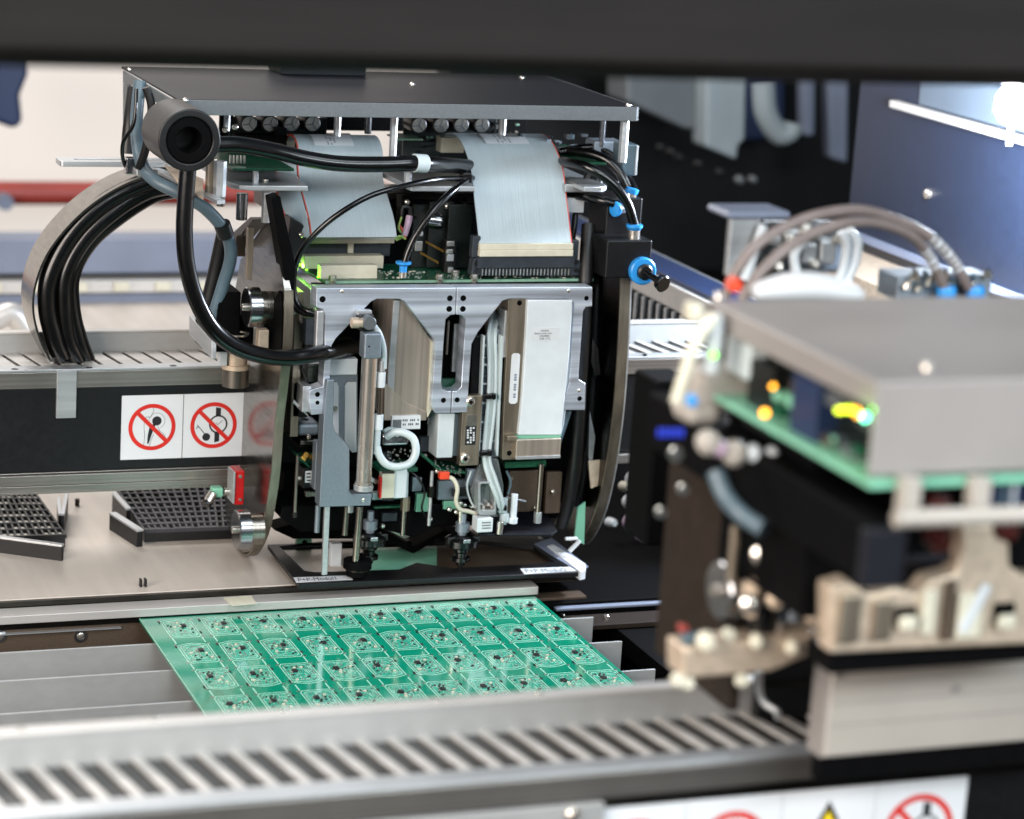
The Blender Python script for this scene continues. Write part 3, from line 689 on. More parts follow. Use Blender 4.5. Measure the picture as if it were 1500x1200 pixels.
# horizontal boards between cover and deck
def slab(name, pf, m, x0, x1, y0, y1, dz, par=None, bevel=.3):
    z = VY(pf[0], pf[1], y0).z; return G().box(x0, x1, y0, y1, z - dz, z).obj(name, m, par or hd, bevel=bevel)
slab('middle_board', (400, 247), 'pcb_green', -131, -92, 28, 130, 1.6)
slab('middle_board', (850, 238), 'pcb_green', 95, 124, 40, 120, 1.6)
slab('middle_board', (530, 205), 'pcb_edge', -52, -30, 100, 112, 1)
slab('middle_board', (620, 204), 'pcb_edge', -6, 12, 90, 112, 1)
# deck plate
dz = VY(400, 272, 24).z
deck = [(-131, 34), (-127, 27), (-120, 24), (-84, 24), (-80, 78), (-19, 78), (-17, 24), (26, 24), (28, 62), (98, 62), (100, 24), (112, 24), (118, 30), (118, 128), (-131, 128)]
G().prism([deck], 2, dz - 3.4, dz).obj('deck_plate', 'plain_aluminium', hd, bevel=.6)
slab('deck_underside', (640, 283), 'dark_steel', -92, 112, 84, 120, 12)
# see-through columns left
stand(355, 283, 322, 45, 3.6, 'mirror_steel', 16, 'column'); stand(391, 281, 326, 32, 3.0, 'plain_aluminium', 6, 'column')
stand(375, 246, 274, 34, 1.9, 'plain_aluminium', 6, 'standoff'); stand(389, 262, 273, 40, 1.9, 'chrome', 12, 'screw')
# front hex standoff and thread
a = VY(323, 236, 4); b = VY(323, 288, 4); G().cyl((a.x, 4, b.z), (a.x, 4, a.z), 3.9, 6).obj('hex_standoff', 'plain_aluminium', hd, bevel=.2)
a = VY(310, 232, 14); b = VY(310, 282, 14); G().cyl((a.x, 14, b.z), (a.x, 14, a.z), 3.4, 6).obj('hex_standoff', 'warm_steel', hd, bevel=.2)
a = VY(324, 288, 4); b = VY(324, 302, 4); G().cyl((a.x, 4, b.z), (a.x, 4, a.z), 2.6, 16).obj('stud', 'brushed_steel', hd, bevel=.2)
# bracket bars running back to the left
g = G(); z = VY(322, 286, 2).z; q = PZ([(318, 294), (330, 293), (215, 236), (205, 237)], z); g.prism([q], 2, z - 2.4, z); g.obj('bracket_bar', 'plain_aluminium', hd, bevel=.3)
g = G(); q = PZ([(262, 268), (298, 290), (298, 262), (240, 240)], z + 4); g.prism([q], 2, z + 2.6, z + 4); g.obj('bracket_tab', 'casting', hd, bevel=.3)
pboxobj('cable_clip', 'plain_aluminium', 200, 249, 232, 259, 60, 12, .8)
pboxobj('cable_clip', 'mirror_steel', 185, 232, 200, 256, 66, 8, .8)
g = G(); z = VY(120, 236, 108).z
q = rrect(VY(88, 232, 108).x, -120, 106, 124, 2); h = rrect(VY(112, 232, 108).x, -128, 113, 116.5, 1.4)
g.prism([q, h], 2, z - 3.4, z); g.obj('slotted_arm', 'plain_aluminium', hd, bevel=.3)
# ---- round black core on the left
cc = VY(278, 206, -40); core_ax = Vector((0, 1, 0))
g = G(); R0 = 18.3
g.pipe((cc.x, -40, cc.z), (cc.x, 6, cc.z), R0, 13.6, 48); core = g.obj('cable_core', 'black_plastic', hd, bevel=.9)
G().pipe((cc.x, -38.5, cc.z), (cc.x, 4, cc.z), 13.4, 7.6, 40).obj('core_insert', 'matt_black', core, bevel=.5)
G().cyl((cc.x, -18, cc.z), (cc.x, -16, cc.z), 7.5).obj('core_plug', 'rubber', core)
# ---- big black hoses
def hose(name, pts, r, m='rubber', n=16, **k):
    return G().tube([VY(a, b, y) for a, b, y in pts], r, n).obj(name, m, hd, **k)
hose('hose', [(312, 212, -20), (350, 212, -16), (400, 221, -10), (450, 233, -8), (500, 240, -8), (560, 241, -6), (610, 239, -4), (640, 241, 14), (680, 244, 52), (740, 246, 84), (820, 244, 96)], 4.9)
t1 = VY(606, 239, -4); t2 = VY(624, 240, -2); G().cyl(t1, t2, 5.8, 24).obj('hose_sleeve', 'natural_plastic', hd, bevel=.5)
hose('hose', [(276, 238, -22), (272, 290, -22), (270, 340, -22), (274, 390, -22), (288, 440, -21), (312, 482, -20), (345, 508, -18), (385, 521, -15), (425, 524, -10), (466, 518, -3), (520, 508, 26)], 5.1)
# grey blue hoses on the left
hose('grey_hose', [(205, 120, 90), (200, 180, 80), (206, 235, 60), (225, 263, 40), (262, 283, 30), (300, 305, 30), (330, 340, 34), (338, 375, 40), (326, 420, 46), (312, 465, 50)], 4.0, 'tube_blue_grey')
hose('grey_hose', [(196, 130, 110), (190, 180, 100), (186, 225, 96)], 4.2, 'soft_rubber')
hose('grey_hose', [(330, 335, 50), (318, 390, 56), (304, 450, 60)], 5.0, 'soft_rubber')
g = G(); c1, c2 = VY(325, 328, 31), VY(331, 345, 34); 
g.cyl(c1, c2, 5.2, 20).obj('hose_clip', 'soft_rubber', hd)
g = G()
for i, (px, py) in enumerate(((192, 150), (196, 135), (204, 128))): pass
hose('black_wire', [(200, 130, 60), (196, 180, 58), (180, 210, 64), (182, 240, 70), (196, 252, 74)], 1.2)
hose('black_wire', [(214, 128, 40), (222, 160, 40), (214, 215, 44), (204, 246, 50)], 2.6, 'soft_rubber')
# ---- thin black tubes in front
hose('air_tube', [(712, 262, 66), (684, 262, 46), (640, 263, 16), (590, 273, 0), (540, 288, -4), (490, 318, -2), (455, 350, 4), (436, 380, 12), (430, 415, 16), (436, 445, 14), (456, 458, 8), (470, 460, 12)], 1.75)
hose('air_tube', [(716, 256, 70), (690, 262, 46), (670, 274, 26), (640, 302, 14), (612, 340, 12), (598, 368, 12), (592, 388, 12)], 2.1)
hose('air_tube', [(428, 400, 18), (424, 430, 18), (440, 455, 14), (470, 462, 8), (490, 478, 20)], 2.4, 'soft_rubber')
p = VY(591, 386, 12); G().lathe((p.x, 12, p.z - 5.5), (0, 0, 1), [(0, 2.4), (4, 2.4), (4.4, 3.4), (5.4, 4.9), (6.6, 4.9), (6.8, 2.9)], 24).obj('fitting_collar', 'blue_plastic', hd)
G().cyl((p.x, 12, p.z - 9), (p.x, 12, p.z - 5), 2.4).obj('fitting_body', 'chrome', hd)
pboxobj('cable_tie_head', 'rubber', 678, 254, 692, 268, 38, 8, .6)
# ---- ribbon cables
def ribbon(left, x0, x1, edge_right, cols=36):
    """left: picture points of the left edge on the plane x0; the sheet runs to x1"""
    pts = catmull([Vector((0, *p)) for p in PX(left, x0)], 6)
    rows = [[Vector((x0 + (x1 - x0) * j / cols, p.y, p.z)) for j in range(cols + 1)] for p in pts]
    o = G().sheet(rows, .9).obj('ribbon_cable', 'ribbon_grey', hd, sharp=60)
    xe = x1 + .35 if edge_right else x0 - .35
    rows = [[Vector((xe - .35, p.y, p.z)), Vector((xe + .35, p.y, p.z))] for p in pts]
    G().sheet(rows, 1.0).obj('red_edge_wire', 'red_edge', o, sharp=60)
    return o, pts
rbR, ptsR = ribbon([(650, 203), (653, 197), (662, 196), (672, 203), (682, 222), (690, 250), (694, 285), (698, 320), (702, 358)], 31.5, 94.5, True)
rbL, ptsL = ribbon([(421, 205), (423, 199), (428, 198), (434, 206), (438, 224), (437, 246), (440, 270), (448, 300), (454, 325), (457, 348)], -77, -21.5, False)
# left cable's second fold behind it
pts = catmull([Vector((0, *p)) for p in PX([(437, 246), (430, 275), (426, 305), (432, 325), (444, 338)], -77.4)], 5)
pts = ptsL[len(ptsL) * 5 // 11:]; m_ = len(pts)
rows = [[Vector((-77.9 - (2 + 10.5 * math.sin(math.pi * (.12 + .78 * i / m_))) * j / 8, p.y + 1 + 9 * (j / 8) ** 1.4, p.z - .15 * j)) for j in range(9)] for i, p in enumerate(pts)]
G().sheet(rows, .9).obj('ribbon_fold', 'ribbon_grey', hd, sharp=60)
G().sheet([[r_[-1] + Vector((-.9, 0, 0)), r_[-1]] for r_ in rows], 1.0).obj('red_edge_wire', 'red_edge', hd, sharp=60)
# paper label on the ribbons
def ribbon_label(pts, i0, i1, xa, xb, tx, lines):
    seg = pts[i0:i1]; rows = []
    for k, p in enumerate(seg):
        a = pts[i0 + k - 1]; b = pts[i0 + k + 1]; t = (b - a).normalized(); n = Vector((0, -t.z, t.y)); n = n if n.y < 0 or n.z > 0 else -n
        if n.z < 0 and n.y > 0: n = -n
        rows.append([Vector((x, p.y, p.z)) + n * .75 for x in (xa, xb)])
    lab = G().sheet(rows, .12).obj('paper_label', 'tape_white', hd, sharp=60)
    m = len(rows); 
    for j in range(lines):
        g = G()
        for k in range(1, m - 1):
            if (k * 7 + j * 5) % 4 == 0: continue
            x = xa + (xb - xa) * (tx + .09 * j); p, q = rows[k][0], rows[k + 1][0]; n = (q - p).normalized(); n = Vector((0, -n.z, n.y)); n = n if (n.z > 0 or n.y < 0) else -n
            w = .45; g.add([Vector((x - w, p.y, p.z)) + n * .12, Vector((x + w, p.y, p.z)) + n * .12, Vector((x + w, p.y * .45 + q.y * .55, p.z * .45 + q.z * .55)) + n * .12, Vector((x - w, p.y * .45 + q.y * .55, p.z * .45 + q.z * .55)) + n * .12], [(0, 1, 2, 3)])
        g.obj('print_line', 'connector_black', lab)
ribbon_label(ptsR, 10, 22, 48, 78, .3, 4)
ribbon_label(ptsL, 10, 22, -66, -40, .35, 3)
# rear connectors of the ribbons
pboxobj('rear_connector', 'cream_plastic', 646, 202, 680, 224, 100, 10)
pboxobj('rear_connector', 'cream_plastic', 414, 200, 432, 216, 100, 10)
pboxobj('latch', 'matt_black', 404, 188, 420, 222, 94, 10)
# ---- front main board on top of the bracket
bz = 3.2
brd = G().prism([[(-69.5, 26.5), (VZ(430, 384, bz).x, 60), (VZ(430, 384, bz).x, 112), (108, 112), (112.5, 60), (112.5, 27.5)]], 2, bz - 1.7, bz).obj('main_board', 'pcb_green', hd, bevel=.1)
G().box(-69.3, 112, 26.2, 26.8, bz - 1.65, bz - .05).obj('board_edge', 'pcb_edge', brd)
G().box(-68, 110, 14, 60, -.2, 1.4).obj('board_gap', 'matt_black', hd)
r = random.Random(4); g = G()
for k in range(190):
    px = r.uniform(470, 862); py = r.uniform(397, 408); p = VZ(px, py, bz); w = r.uniform(.3, 1.2)
    if p.x < -30 and p.y > 27 and False: continue
    g.mi(r.choice((0, 0, 1, 2))); g.box(p.x - w, p.x + w, p.y - .5, p.y + .5, bz, bz + r.uniform(.2, .8))
g.obj('board_component', ['solder', 'chip_black', 'cream_plastic'], brd, kind='stuff')
# white front connectors
pboxobj('socket', 'cream_plastic', 446, 375, 562, 394, 56, 9, .5)
pboxobj('socket', 'cream_plastic', 470, 389, 553, 409, 34, 8, .5)
pboxobj('socket_key', 'cream_plastic', 510, 356, 518, 371, 62, 3, .2)
pboxobj('ribbon_socket', 'connector_black', 440, 356, 572, 376, 64, 10, .5)
pboxobj('ribbon_clamp', 'cream_plastic', 446, 346, 578, 357, 60, 10, .4)
pboxobj('ribbon_clamp', 'natural_plastic', 446, 350.5, 578, 352, 59.6, 1, .1)
# dark upright boards with gold contacts
for j, (pxa, pya) in enumerate(((604, 300), (628, 296), (656, 300))):
    pboxobj('daughter_board', 'pcb_dark', pxa, pya, pxa + 34, 392, 66 - j * 6, 3)
g = G()
for (x0, y0_, x1, y1_) in ((624, 353, 650, 367), (616, 369, 643, 384)):
    for k in range(20):
        t = k / 20; px = x0 + (x1 - x0) * t; py = y0_ + (y1_ - y0_) * t; g.pbox(px, py, px + .7, py + 3.4, 50, 1)
g.obj('gold_contact', 'gold', hd, kind='stuff')
for i, (a, b, c, d) in enumerate(((608, 354, 619, 368), (607, 340, 620, 346), (655, 354, 666, 361), (655, 373, 665, 383), (654, 366, 664, 372), (657, 392, 664, 400))):
    pboxobj('clip_contact', 'plain_aluminium' if i % 2 else 'solder', a, b, c, d, 46, 3, .3)
pboxobj('clip_frame', 'black_plastic', 652, 352, 668, 404, 48, 6, .4)
p = VY(640, 326, 62); G().lathe((p.x - 6, 62, p.z + 2), (1, -.25, -.12), [(0, 5.5), (8, 5.5), (9.5, 4.5)], 20).obj('motor_can', 'mirror_steel', hd)
p = VY(640, 326, 55)
for i, (m, pts) in enumerate((('lime_wire', [(588, 318, 50), (584, 335, 48), (592, 345, 48), (580, 352, 48)]), ('lilac_tape', [(600, 316, 48), (597, 330, 47), (592, 345, 47)]), ('red_edge', [(584, 328, 49), (590, 338, 47), (594, 350, 46)]), ('lime_wire', [(594, 350, 46), (586, 346, 45), (578, 350, 45)]))):
    hose('thin_wire', pts, .75 if i != 1 else 2.2, m, 8)
hose('thin_wire', [(588, 322, 52), (590, 304, 52), (600, 306, 52), (602, 326, 52)], 1.6, 'soft_rubber', 8)
# right ribbon connector (black shroud, cream clamp, pins)
pr = Thing  # noqa
shr = G().prism([PY([(690, 404), (694, 380), (702, 375), (842, 375), (850, 383), (853, 404)], 27)], 1, 27, 35).obj('connector_shroud', 'connector_black', hd, bevel=.5)
G().pbox(700, 376, 842, 393, 24.5, 3).obj('shroud_face', 'connector_black', shr, bevel=.4)
for a in ((692, 346, 704, 378), (836, 352, 848, 380)):
    pboxobj('latch_arm', 'connector_black', *a, 27, 6, .8)
pboxobj('ribbon_clamp', 'cream_plastic', 703, 357, 840, 366, 24, 8, .4)
pboxobj('ribbon_clamp', 'cream_plastic', 703, 366.5, 840, 376, 23, 8, .4)
g = G()
for k in range(26):
    px = 706 + k * 5.05; g.pbox(px, 394, px + 1.5, 404, 25.5, 1)
g.obj('connector_pin', 'solder', hd, kind='stuff')
for px, py in ((698, 386), (698, 398), (844, 384), (844, 396)):
    p = VY(px, py, 26.8); G().cyl((p.x, 26.9, p.z), (p.x, 26.3, p.z), 1.5, 14).obj('rivet', 'black_plastic', hd)
# board screws
for px, py, y in ((486, 410, 27), (643, 408, 27), (694, 405, 27), (666, 398, 40)):
    p = VY(px, py, y); G().lathe((p.x, y - 1.4, bz - 4.5), (0, 0, 1), [(0, 2.0), (4.6, 2.0), (4.7, 2.6), (8.2, 2.6), (8.4, 1.7)], 6).obj('board_screw', 'chrome', hd, bevel=.15)
# LEDs
for i, (px, py) in enumerate(((440, 389), (449, 396), (466, 407))):
    p = VZ(px, py, bz); G().lathe((p.x, p.y, bz), (0, 0, 1), [(0, .7), (.8, .7), (1.2, .4)], 10).obj('led', 'led_green', hd)
for loc, e in ((VZ(441, 390, bz + 3), .006), (VZ(458, 400, bz + 3), .004)):
    l = bpy.data.lights.new('led_light', 'POINT'); l.energy = e; l.color = (.35, 1, .1); l.shadow_soft_size = .001
    o = bpy.data.objects.new('led_light', l); COL.objects.link(o); o.location = loc * S
# ---- milled aluminium bracket, two halves with the slot between
split_t, split_b = (668.5, 421), (660, 605)
LB = [(463.5, 422.5), (668.3, 421.5), (665.2, 480), (662, 560), (660, 605), (637, 605), (634, 598), (632, 588), (637, 520), (637, 498), (592, 441), (585, 438), (552, 438), (544, 442), (492, 496), (486, 506), (484, 540), (482, 606), (456, 608), (452, 580), (454, 572), (473, 566), (476, 520), (477, 462), (473, 453), (463, 450)]
slotL = [(667.2, 462), (660, 462), (653, 468), (650, 500), (646.5, 560), (648, 570), (655, 573), (661.2, 572)]
# left half has the slot opening on the split edge
LBs = [(463.5, 422.5), (668.3, 421.5), (667.3, 461)] + slotL[1:7] + [(661.6, 573), (660, 605)] + LB[5:]
G().prism([PY(LBs, 0)], 1, 0, 12).obj('milled_bracket', 'milled_aluminium', hd, bevel=.5)
RBs = [(669.3, 421.5), (868, 420.5), (867.5, 449), (858, 450), (854, 457), (848, 545), (848, 556), (858, 562), (857, 601), (824, 601), (825, 590), (834, 560), (841, 446), (836, 438), (745, 438), (736, 441), (700, 487), (691, 504), (687, 560), (684.5, 604), (661.2, 605), (662.6, 573), (669, 573), (675.5, 567), (680, 500), (682, 468), (676, 462), (668.3, 461)]
G().prism([PY(RBs, 0)], 1, 0, 12).obj('milled_bracket', 'milled_aluminium', hd, bevel=.5)
# board beneath the bracket's top: backing fills seen through the openings
pboxobj('slot_backing', 'pcb_green', 640, 555, 682, 575, 14, 3)
pboxobj('slot_rod', 'brushed_steel', 654, 470, 658, 520, 16, 3, .5); pboxobj('slot_bar', 'plain_aluminium', 664, 475, 676, 545, 15, 3, .3)
pboxobj('slot_cavity', 'matt_black', 640, 455, 690, 580, 22, 20)
def hole(px, py, r, y=0):
    p = VY(px, py, y); return G().cyl((p.x, y - .08, p.z), (p.x, y + .3, p.z), r, 20)
for px, py, rr in ((659, 437, 1.9), (678.5, 437, 1.9), (658, 452.7, 1.9), (678, 452.7, 1.9), (472.5, 438.5, 2.0), (649.5, 586.5, 1.7), (669.6, 586, 1.7), (465, 578, 1.6), (465, 590, 1.3), (859, 437, 1.6), (849, 584, 1.6)):
    hole(px, py, rr).obj('screw_hole', 'matt_black', hd)
for px, py in ((501, 427), (833, 426), (848, 572)):
    p = VY(px, py, 0); G().lathe((p.x, 0, p.z), (0, -1, 0), [(-.2, 1.3), (.3, 1.2), (.7, .6)], 12).obj('pin', 'chrome', hd)
# side plates of the bracket going back on the left
g = G().prism([PX([(463, 423), (463, 452), (452, 447), (440, 436), (436, 420), (438, 404)], -74)], 0, -78, -74); g.obj('bracket_side', 'plain_aluminium', hd, bevel=.3)
pboxobj('sensor_block', 'connector_black', 448, 468, 463, 506, 6, 12, .5)
pboxobj('clip', 'chrome', 441, 462, 450, 474, 14, 5, .6); pboxobj('clip', 'plain_aluminium', 444, 478, 456, 492, 22, 5, .6)
pboxobj('edge_guide', 'plain_aluminium', 463, 455, 475, 512, 2, 10, 1.2)
# ---- lower L bracket, blasted
LL = [(479, 557), (490, 556), (488, 620), (491, 632), (512, 655), (512, 720), (515, 724), (545, 724), (543, 741), (468, 743), (474, 620)]
G().prism([PY(LL, -5)], 1, -5, 6).obj('lower_bracket', 'blasted_aluminium', hd, bevel=.6)
p = VY(532, 733, -5); G().lathe((p.x, -5, p.z), (0, -1, 0), [(-.2, 1.3), (.3, 1.2), (.6, .5)], 12).obj('pin', 'chrome', hd)
pboxobj('bracket_rib', 'blasted_aluminium', 462, 648, 470, 718, 8, 8, .5)
# ---- air cylinder
p0 = VY(531, 716, -9); p1 = VY(543, 518, -9)
ax = (p1 - p0).normalized()
CXx = (p0.x + p1.x) / 2
G().lathe((CXx, -9, p0.z), (0, 0, 1), [(0, 5.6), (4.2, 5.6), (4.6, 4.9), (p1.z - p0.z, 4.9)], 36).obj('cylinder_tube', 'chrome', hd)
G().lathe((CXx, -9, p0.z - .8), (0, 0, 1), [(0, 6.0), (3.6, 6.0)], 36).obj('cylinder_collar', 'plain_aluminium', hd, bevel=.3)
a = VY(527, 486, -9); b = VY(552, 523, -9); G().box(CXx - 5.6, CXx + 5.6, -14.6, -3.4, b.z, a.z).obj('cylinder_head', 'blasted_aluminium', hd, bevel=1.2)
p = VY(541, 508, -15); G().cyl((p.x, -14.75, p.z), (p.x, -14.3, p.z), .6, 10).obj('head_hole', 'matt_black', hd)
p = VY(539, 472, -12); G().lathe((p.x, -16, p.z), (0, 1, 0), [(0, 3.9), (.5, 4.3), (7, 4.3)], 28).obj('knob', 'cover_lip', hd)
G().lathe((p.x - 2, -12, p.z - .3), (-1, 0, 0), [(0, 2.9), (4, 2.9), (4.2, 3.3), (8.4, 3.3), (8.8, 2.8)], 20).obj('elbow_stub', 'casting', hd)
G().box(p.x - 4, p.x + 4.4, -10, 2, p.z - 6.2, p.z + 4.2).obj('elbow_block', 'black_plastic', hd, bevel=.8)
pboxobj('elbow_clip', 'plain_aluminium', 524, 455, 545, 462, -6, 5, .5)
hose('clear_tube', [(548, 478, -6), (556, 490, -8), (562, 512, -8), (562, 540, -8)], 1.9, 'natural_plastic')
for (xa, ya, xb, yb, r2, mm) in ((560, 528, 559, 546, 1.9, 'plain_aluminium'), (558.5, 545, 557, 567, 2.9, 'white_plastic'), (556.5, 566, 555.5, 608, 1.7, 'brushed_steel'), (555, 607, 553.5, 629, 3.0, 'white_plastic'), (553, 628, 551, 665, 2.2, 'natural_plastic')):
    G().cyl(VY(xa, ya, -8), VY(xb, yb, -8), r2, 18).obj('tube_joint', mm, hd, bevel=.3)
cxr, czr = 583, 660
hose('tube_ring', [(552, 655, -8), (556, 668, -9), (566, 680, -10), (583, 684, -11), (601, 678, -10), (609, 662, -9), (606, 644, -7), (594, 635, -5), (580, 633, -2), (566, 640, 2)], 2.5, 'natural_plastic')
# ---- dark inside body and small pieces between the plates
pboxobj('inner_body', 'matt_black', 486, 440, 640, 760, 60, 60)
pboxobj('inner_body', 'matt_black', 680, 440, 850, 740, 62, 60)
G().box(-55, 100, 80, 122, -8, 45).obj('inner_body', 'matt_black', hd, bevel=2)
pboxobj('white_block', 'white_plastic', 482, 526, 524, 550, 14, 14, .8)
g = G().prism([PY([(484, 548), (524, 548), (524, 662), (516, 664), (512, 655), (484, 630)], 16)], 1, 16, 18); g.obj('guide_plate', 'blasted_aluminium', hd, bevel=.5)
g = G().prism([PY([(486, 562), (493, 560), (496, 566), (496, 640), (486, 632)], 15)], 1, 15, 15.8); g.obj('guide_strip', 'label_white', hd)
g = G().prism([PY([(505, 566), (509, 560), (522, 560), (522, 662), (516, 663), (505, 650)], 15)], 1, 15, 15.8); g.obj('guide_strip', 'label_white', hd)
p = VY(491, 598, 14); G().cyl((p.x, 14.4, p.z), (p.x, 12.6, p.z), 1.7, 6).obj('screw', 'solder', hd)
pboxobj('black_flag', 'matt_black', 486, 498, 520, 525, 20, 10, 1)
# shield module
SH = [(577, 439), (591, 439), (631, 497), (625, 613), (565, 613), (568, 560)]
sh = G().prism([PY(SH, 6)], 1, 6, 48).obj('metal_shield', 'nickel_shield', hd, bevel=.7)
G().prism([PY([(577, 441), (586, 441), (580, 520), (576, 600), (566, 600), (569, 540)], 5)], 1, 5.2, 5.9).obj('shield_fold', 'plain_aluminium', sh, bevel=.3)
G().prism([PY([(631, 498), (636, 504), (632, 600), (626, 612), (625, 604), (628, 560)], 5)], 1, 4.4, 40).obj('shield_flange', 'cream_plastic', sh, bevel=.3)
g = G().prism([PY([(563.5, 560), (595, 590), (625, 604), (624.5, 616), (563, 616)], 4.6)], 1, 4.7, 5.8); g.obj('shield_flap', 'nickel_shield', sh, bevel=.3)
lab = G().pbox(574, 609, 616, 629, 3.0, 2).obj('data_label', 'label_white', hd, bevel=.1)
g = G()
for j in range(2):
    for k in range(9):
        if (k + j) % 4 != 3: px = 590 + k * 2.7; g.pbox(px, 614.5 + j * 6 - k * .1, px + 1.7, 617.6 + j * 6 - k * .1, 2.9, .1)
g.obj('print_line', 'connector_black', lab)
G().pbox(575, 615, 588, 627, 2.9, .12).obj('print_patch', 'cover_lip', lab)
# left small parts: boards, mirrors, sensor
pboxobj('dark_sensor', 'black_plastic', 428, 560, 452, 612, 24, 26, 1)
g = G().prism([PY([(431, 586), (452, 608), (452, 611), (429, 590)], 12)], 1, 12, 16); g.obj('mirror_edge', 'plain_aluminium', hd, bevel=.2)
pboxobj('side_block', 'plain_aluminium', 443, 566, 456, 604, 4, 14, .6)
pboxobj('green_board', 'pcb_green', 436, 664, 466, 700, 40, 2)
g = G().prism([PY([(434, 664), (462, 690), (462, 694), (434, 669)], 24)], 1, 24, 44); g.obj('green_board', 'pcb_green', hd, bevel=.2)
for px, py in ((449, 668), (457, 671), (445, 673)):
    p = VY(px, py, 24); G().lathe((p.x, 26, p.z), (0, -1, .3), [(0, 2.2), (1.6, 1.8)], 12).obj('gold_contact', 'gold', hd)
cam_ = pboxobj('camera_module', 'black_plastic', 444, 686, 462, 716, 22, 12, .6)
G().pbox(447, 690, 457, 707, 21.7, .2).obj('module_label', 'label_white', cam_)
for a in ((449, 693, 455, 695), (449, 698, 455, 700), (450, 703, 456, 705)): G().pbox(*a, 21.5, .15).obj('print_line', 'print_black', cam_)
pboxobj('sleeve', 'blasted_aluminium', 436, 620, 470, 640, 30, 20, 3)
pboxobj('sleeve', 'dark_steel', 436, 642, 466, 656, 30, 20, 3)
# small white board with connector under the ring
wb = pboxobj('white_board', 'tape_white', 546, 722, 590, 732, 10, 6)
pboxobj('green_board', 'pcb_green', 556, 686, 612, 692, 8, 20)
pboxobj('white_plug', 'white_plastic', 577, 688, 596, 730, 4, 8, .6)
ff = pboxobj('flat_connector', 'cream_plastic', 559, 694, 578, 730, 2, 6, .3)
G().pbox(556.5, 700, 559.5, 730, 1.8, 4).obj('red_stripe', 'sign_red', ff)
g = G()
for k in range(9): g.pbox(560 + k * 2, 690, 561 + k * 2, 694, 1.6, 1); g.pbox(560 + k * 2, 730, 561 + k * 2, 734, 1.6, 1)
g.obj('connector_pin', 'chip_black', hd, kind='stuff')
for px, py, m in ((551, 706, 'solder'), (544, 714, 'solder'), (546, 704, 'plain_aluminium')):
    p = VY(px, py, 8); G().cyl((p.x, 12, p.z), (p.x, 8, p.z), 1.5, 12).obj('screw', m, hd)
pboxobj('mirror_block', 'mirror_steel', 560, 636, 600, 654, 12, 10, 2)
g = G(); r = random.Random(9)
for k in range(26):
    px = r.uniform(566, 600); py = r.uniform(656, 682); g.pbox(px, py, px + r.uniform(1, 3), py + r.uniform(1, 3), 22 - r.uniform(0, 6), 1.2)
g.obj('small_component', 'solder', hd, kind='stuff')
# ---- middle: grey block, coded plate, acrylic strip with hoses
pboxobj('grey_block', 'tape_white', 641, 606, 665, 671, 6, 20, .8)
pboxobj('threaded_block', 'blasted_aluminium', 664, 606, 676, 668, 10, 12, .6)
cp = pboxobj('code_plate', 'warm_steel', 676, 580, 704, 682, 2, 6, .4)
G().pbox(684, 608, 698, 624, 1.7, .2).obj('print_patch', 'solder', cp)
kb = G().pbox(682, 624, 697, 652, 1.6, .2).obj('black_label', 'print_black', cp)
g = G(); 
for j in range(3):
    for k in range(7):
        if (k * 3 + j) % 5: g.pbox(684 + j * 4.3, 626 + k * 3.5, 686.6 + j * 4.3, 628.4 + k * 3.5, 1.5, .08)
g.obj('print_line', 'label_white', kb)
for px, py in ((688, 588), (680, 671)):
    p = VY(px, py, 2); q = G().lathe((p.x, 2, p.z), (0, -1, 0), [(0, 3.0), (2, 3.0), (2.6, 2.2)], 24).obj('cap_screw', 'chrome', cp)
    G().cyl((p.x, -.75, p.z), (p.x, -.4, p.z), 1.3, 6).obj('socket_recess', 'dark_steel', cp)
pboxobj('dark_bar', 'black_plastic', 691, 492, 706, 578, 16, 8, .5)
g = G().prism([PY([(706, 500), (724, 478), (742, 490), (736, 560), (731, 670), (704, 672)], 12)], 1, 12, 15); g.obj('carrier_strip', 'blasted_aluminium', hd, bevel=.4)
for e0, e1 in ((708, 711), (734, 738)):
    g = G().prism([PY([(e0, 492), (e1, 492), (e1 - 8, 668), (e0 - 7, 668)], 4)], 1, 4, 9); g.obj('clear_rail', 'natural_plastic', hd, bevel=.3)
for k in range(6):
    pboxobj('clear_web', 'tape_white', 710 - k * 1.2, 505 + k * 28, 733 - k * 1.2, 508 + k * 28, 9, 1, .2)
for i, off in enumerate((0, 4.5, 9)):
    hose('clear_hose', [(722 + off, 455, 26), (716 + off, 490, 10), (717 + off, 530, 8), (716 + off, 580, 7), (712 + off, 625, 7), (709 + off * .8, 670, 6), (716 + off, 700, 2), (728 + off * .7, 730, 0), (733 + off * .4, 750, 4)], 1.45, 'natural_plastic' if i != 1 else 'tube_clear', 10)
for a in ((709, 578, 726, 585), (704, 661, 720, 668), (729, 742, 742, 748)):
    pboxobj('cable_tie', 'rubber', *a, 1.5, 4, .6)
    pboxobj('cable_tie_head', 'rubber', a[2] - 4, a[1] - 1, a[2] + 1, a[3] + 1, .5, 4, .6)
for i in range(7):
    p = VY(731 - i * 1.2, 500 + 26 * i, 11); G().cyl((p.x, 11.8, p.z), (p.x, 9.8, p.z), 1.2, 12).obj('screw', 'chrome', hd)
    p = VY(712 - i * .9, 496 + 27 * i, 11); G().cyl((p.x - 3, 10, p.z), (p.x + 5, 10, p.z), .8, 10).obj('dowel', 'mirror_steel', hd)
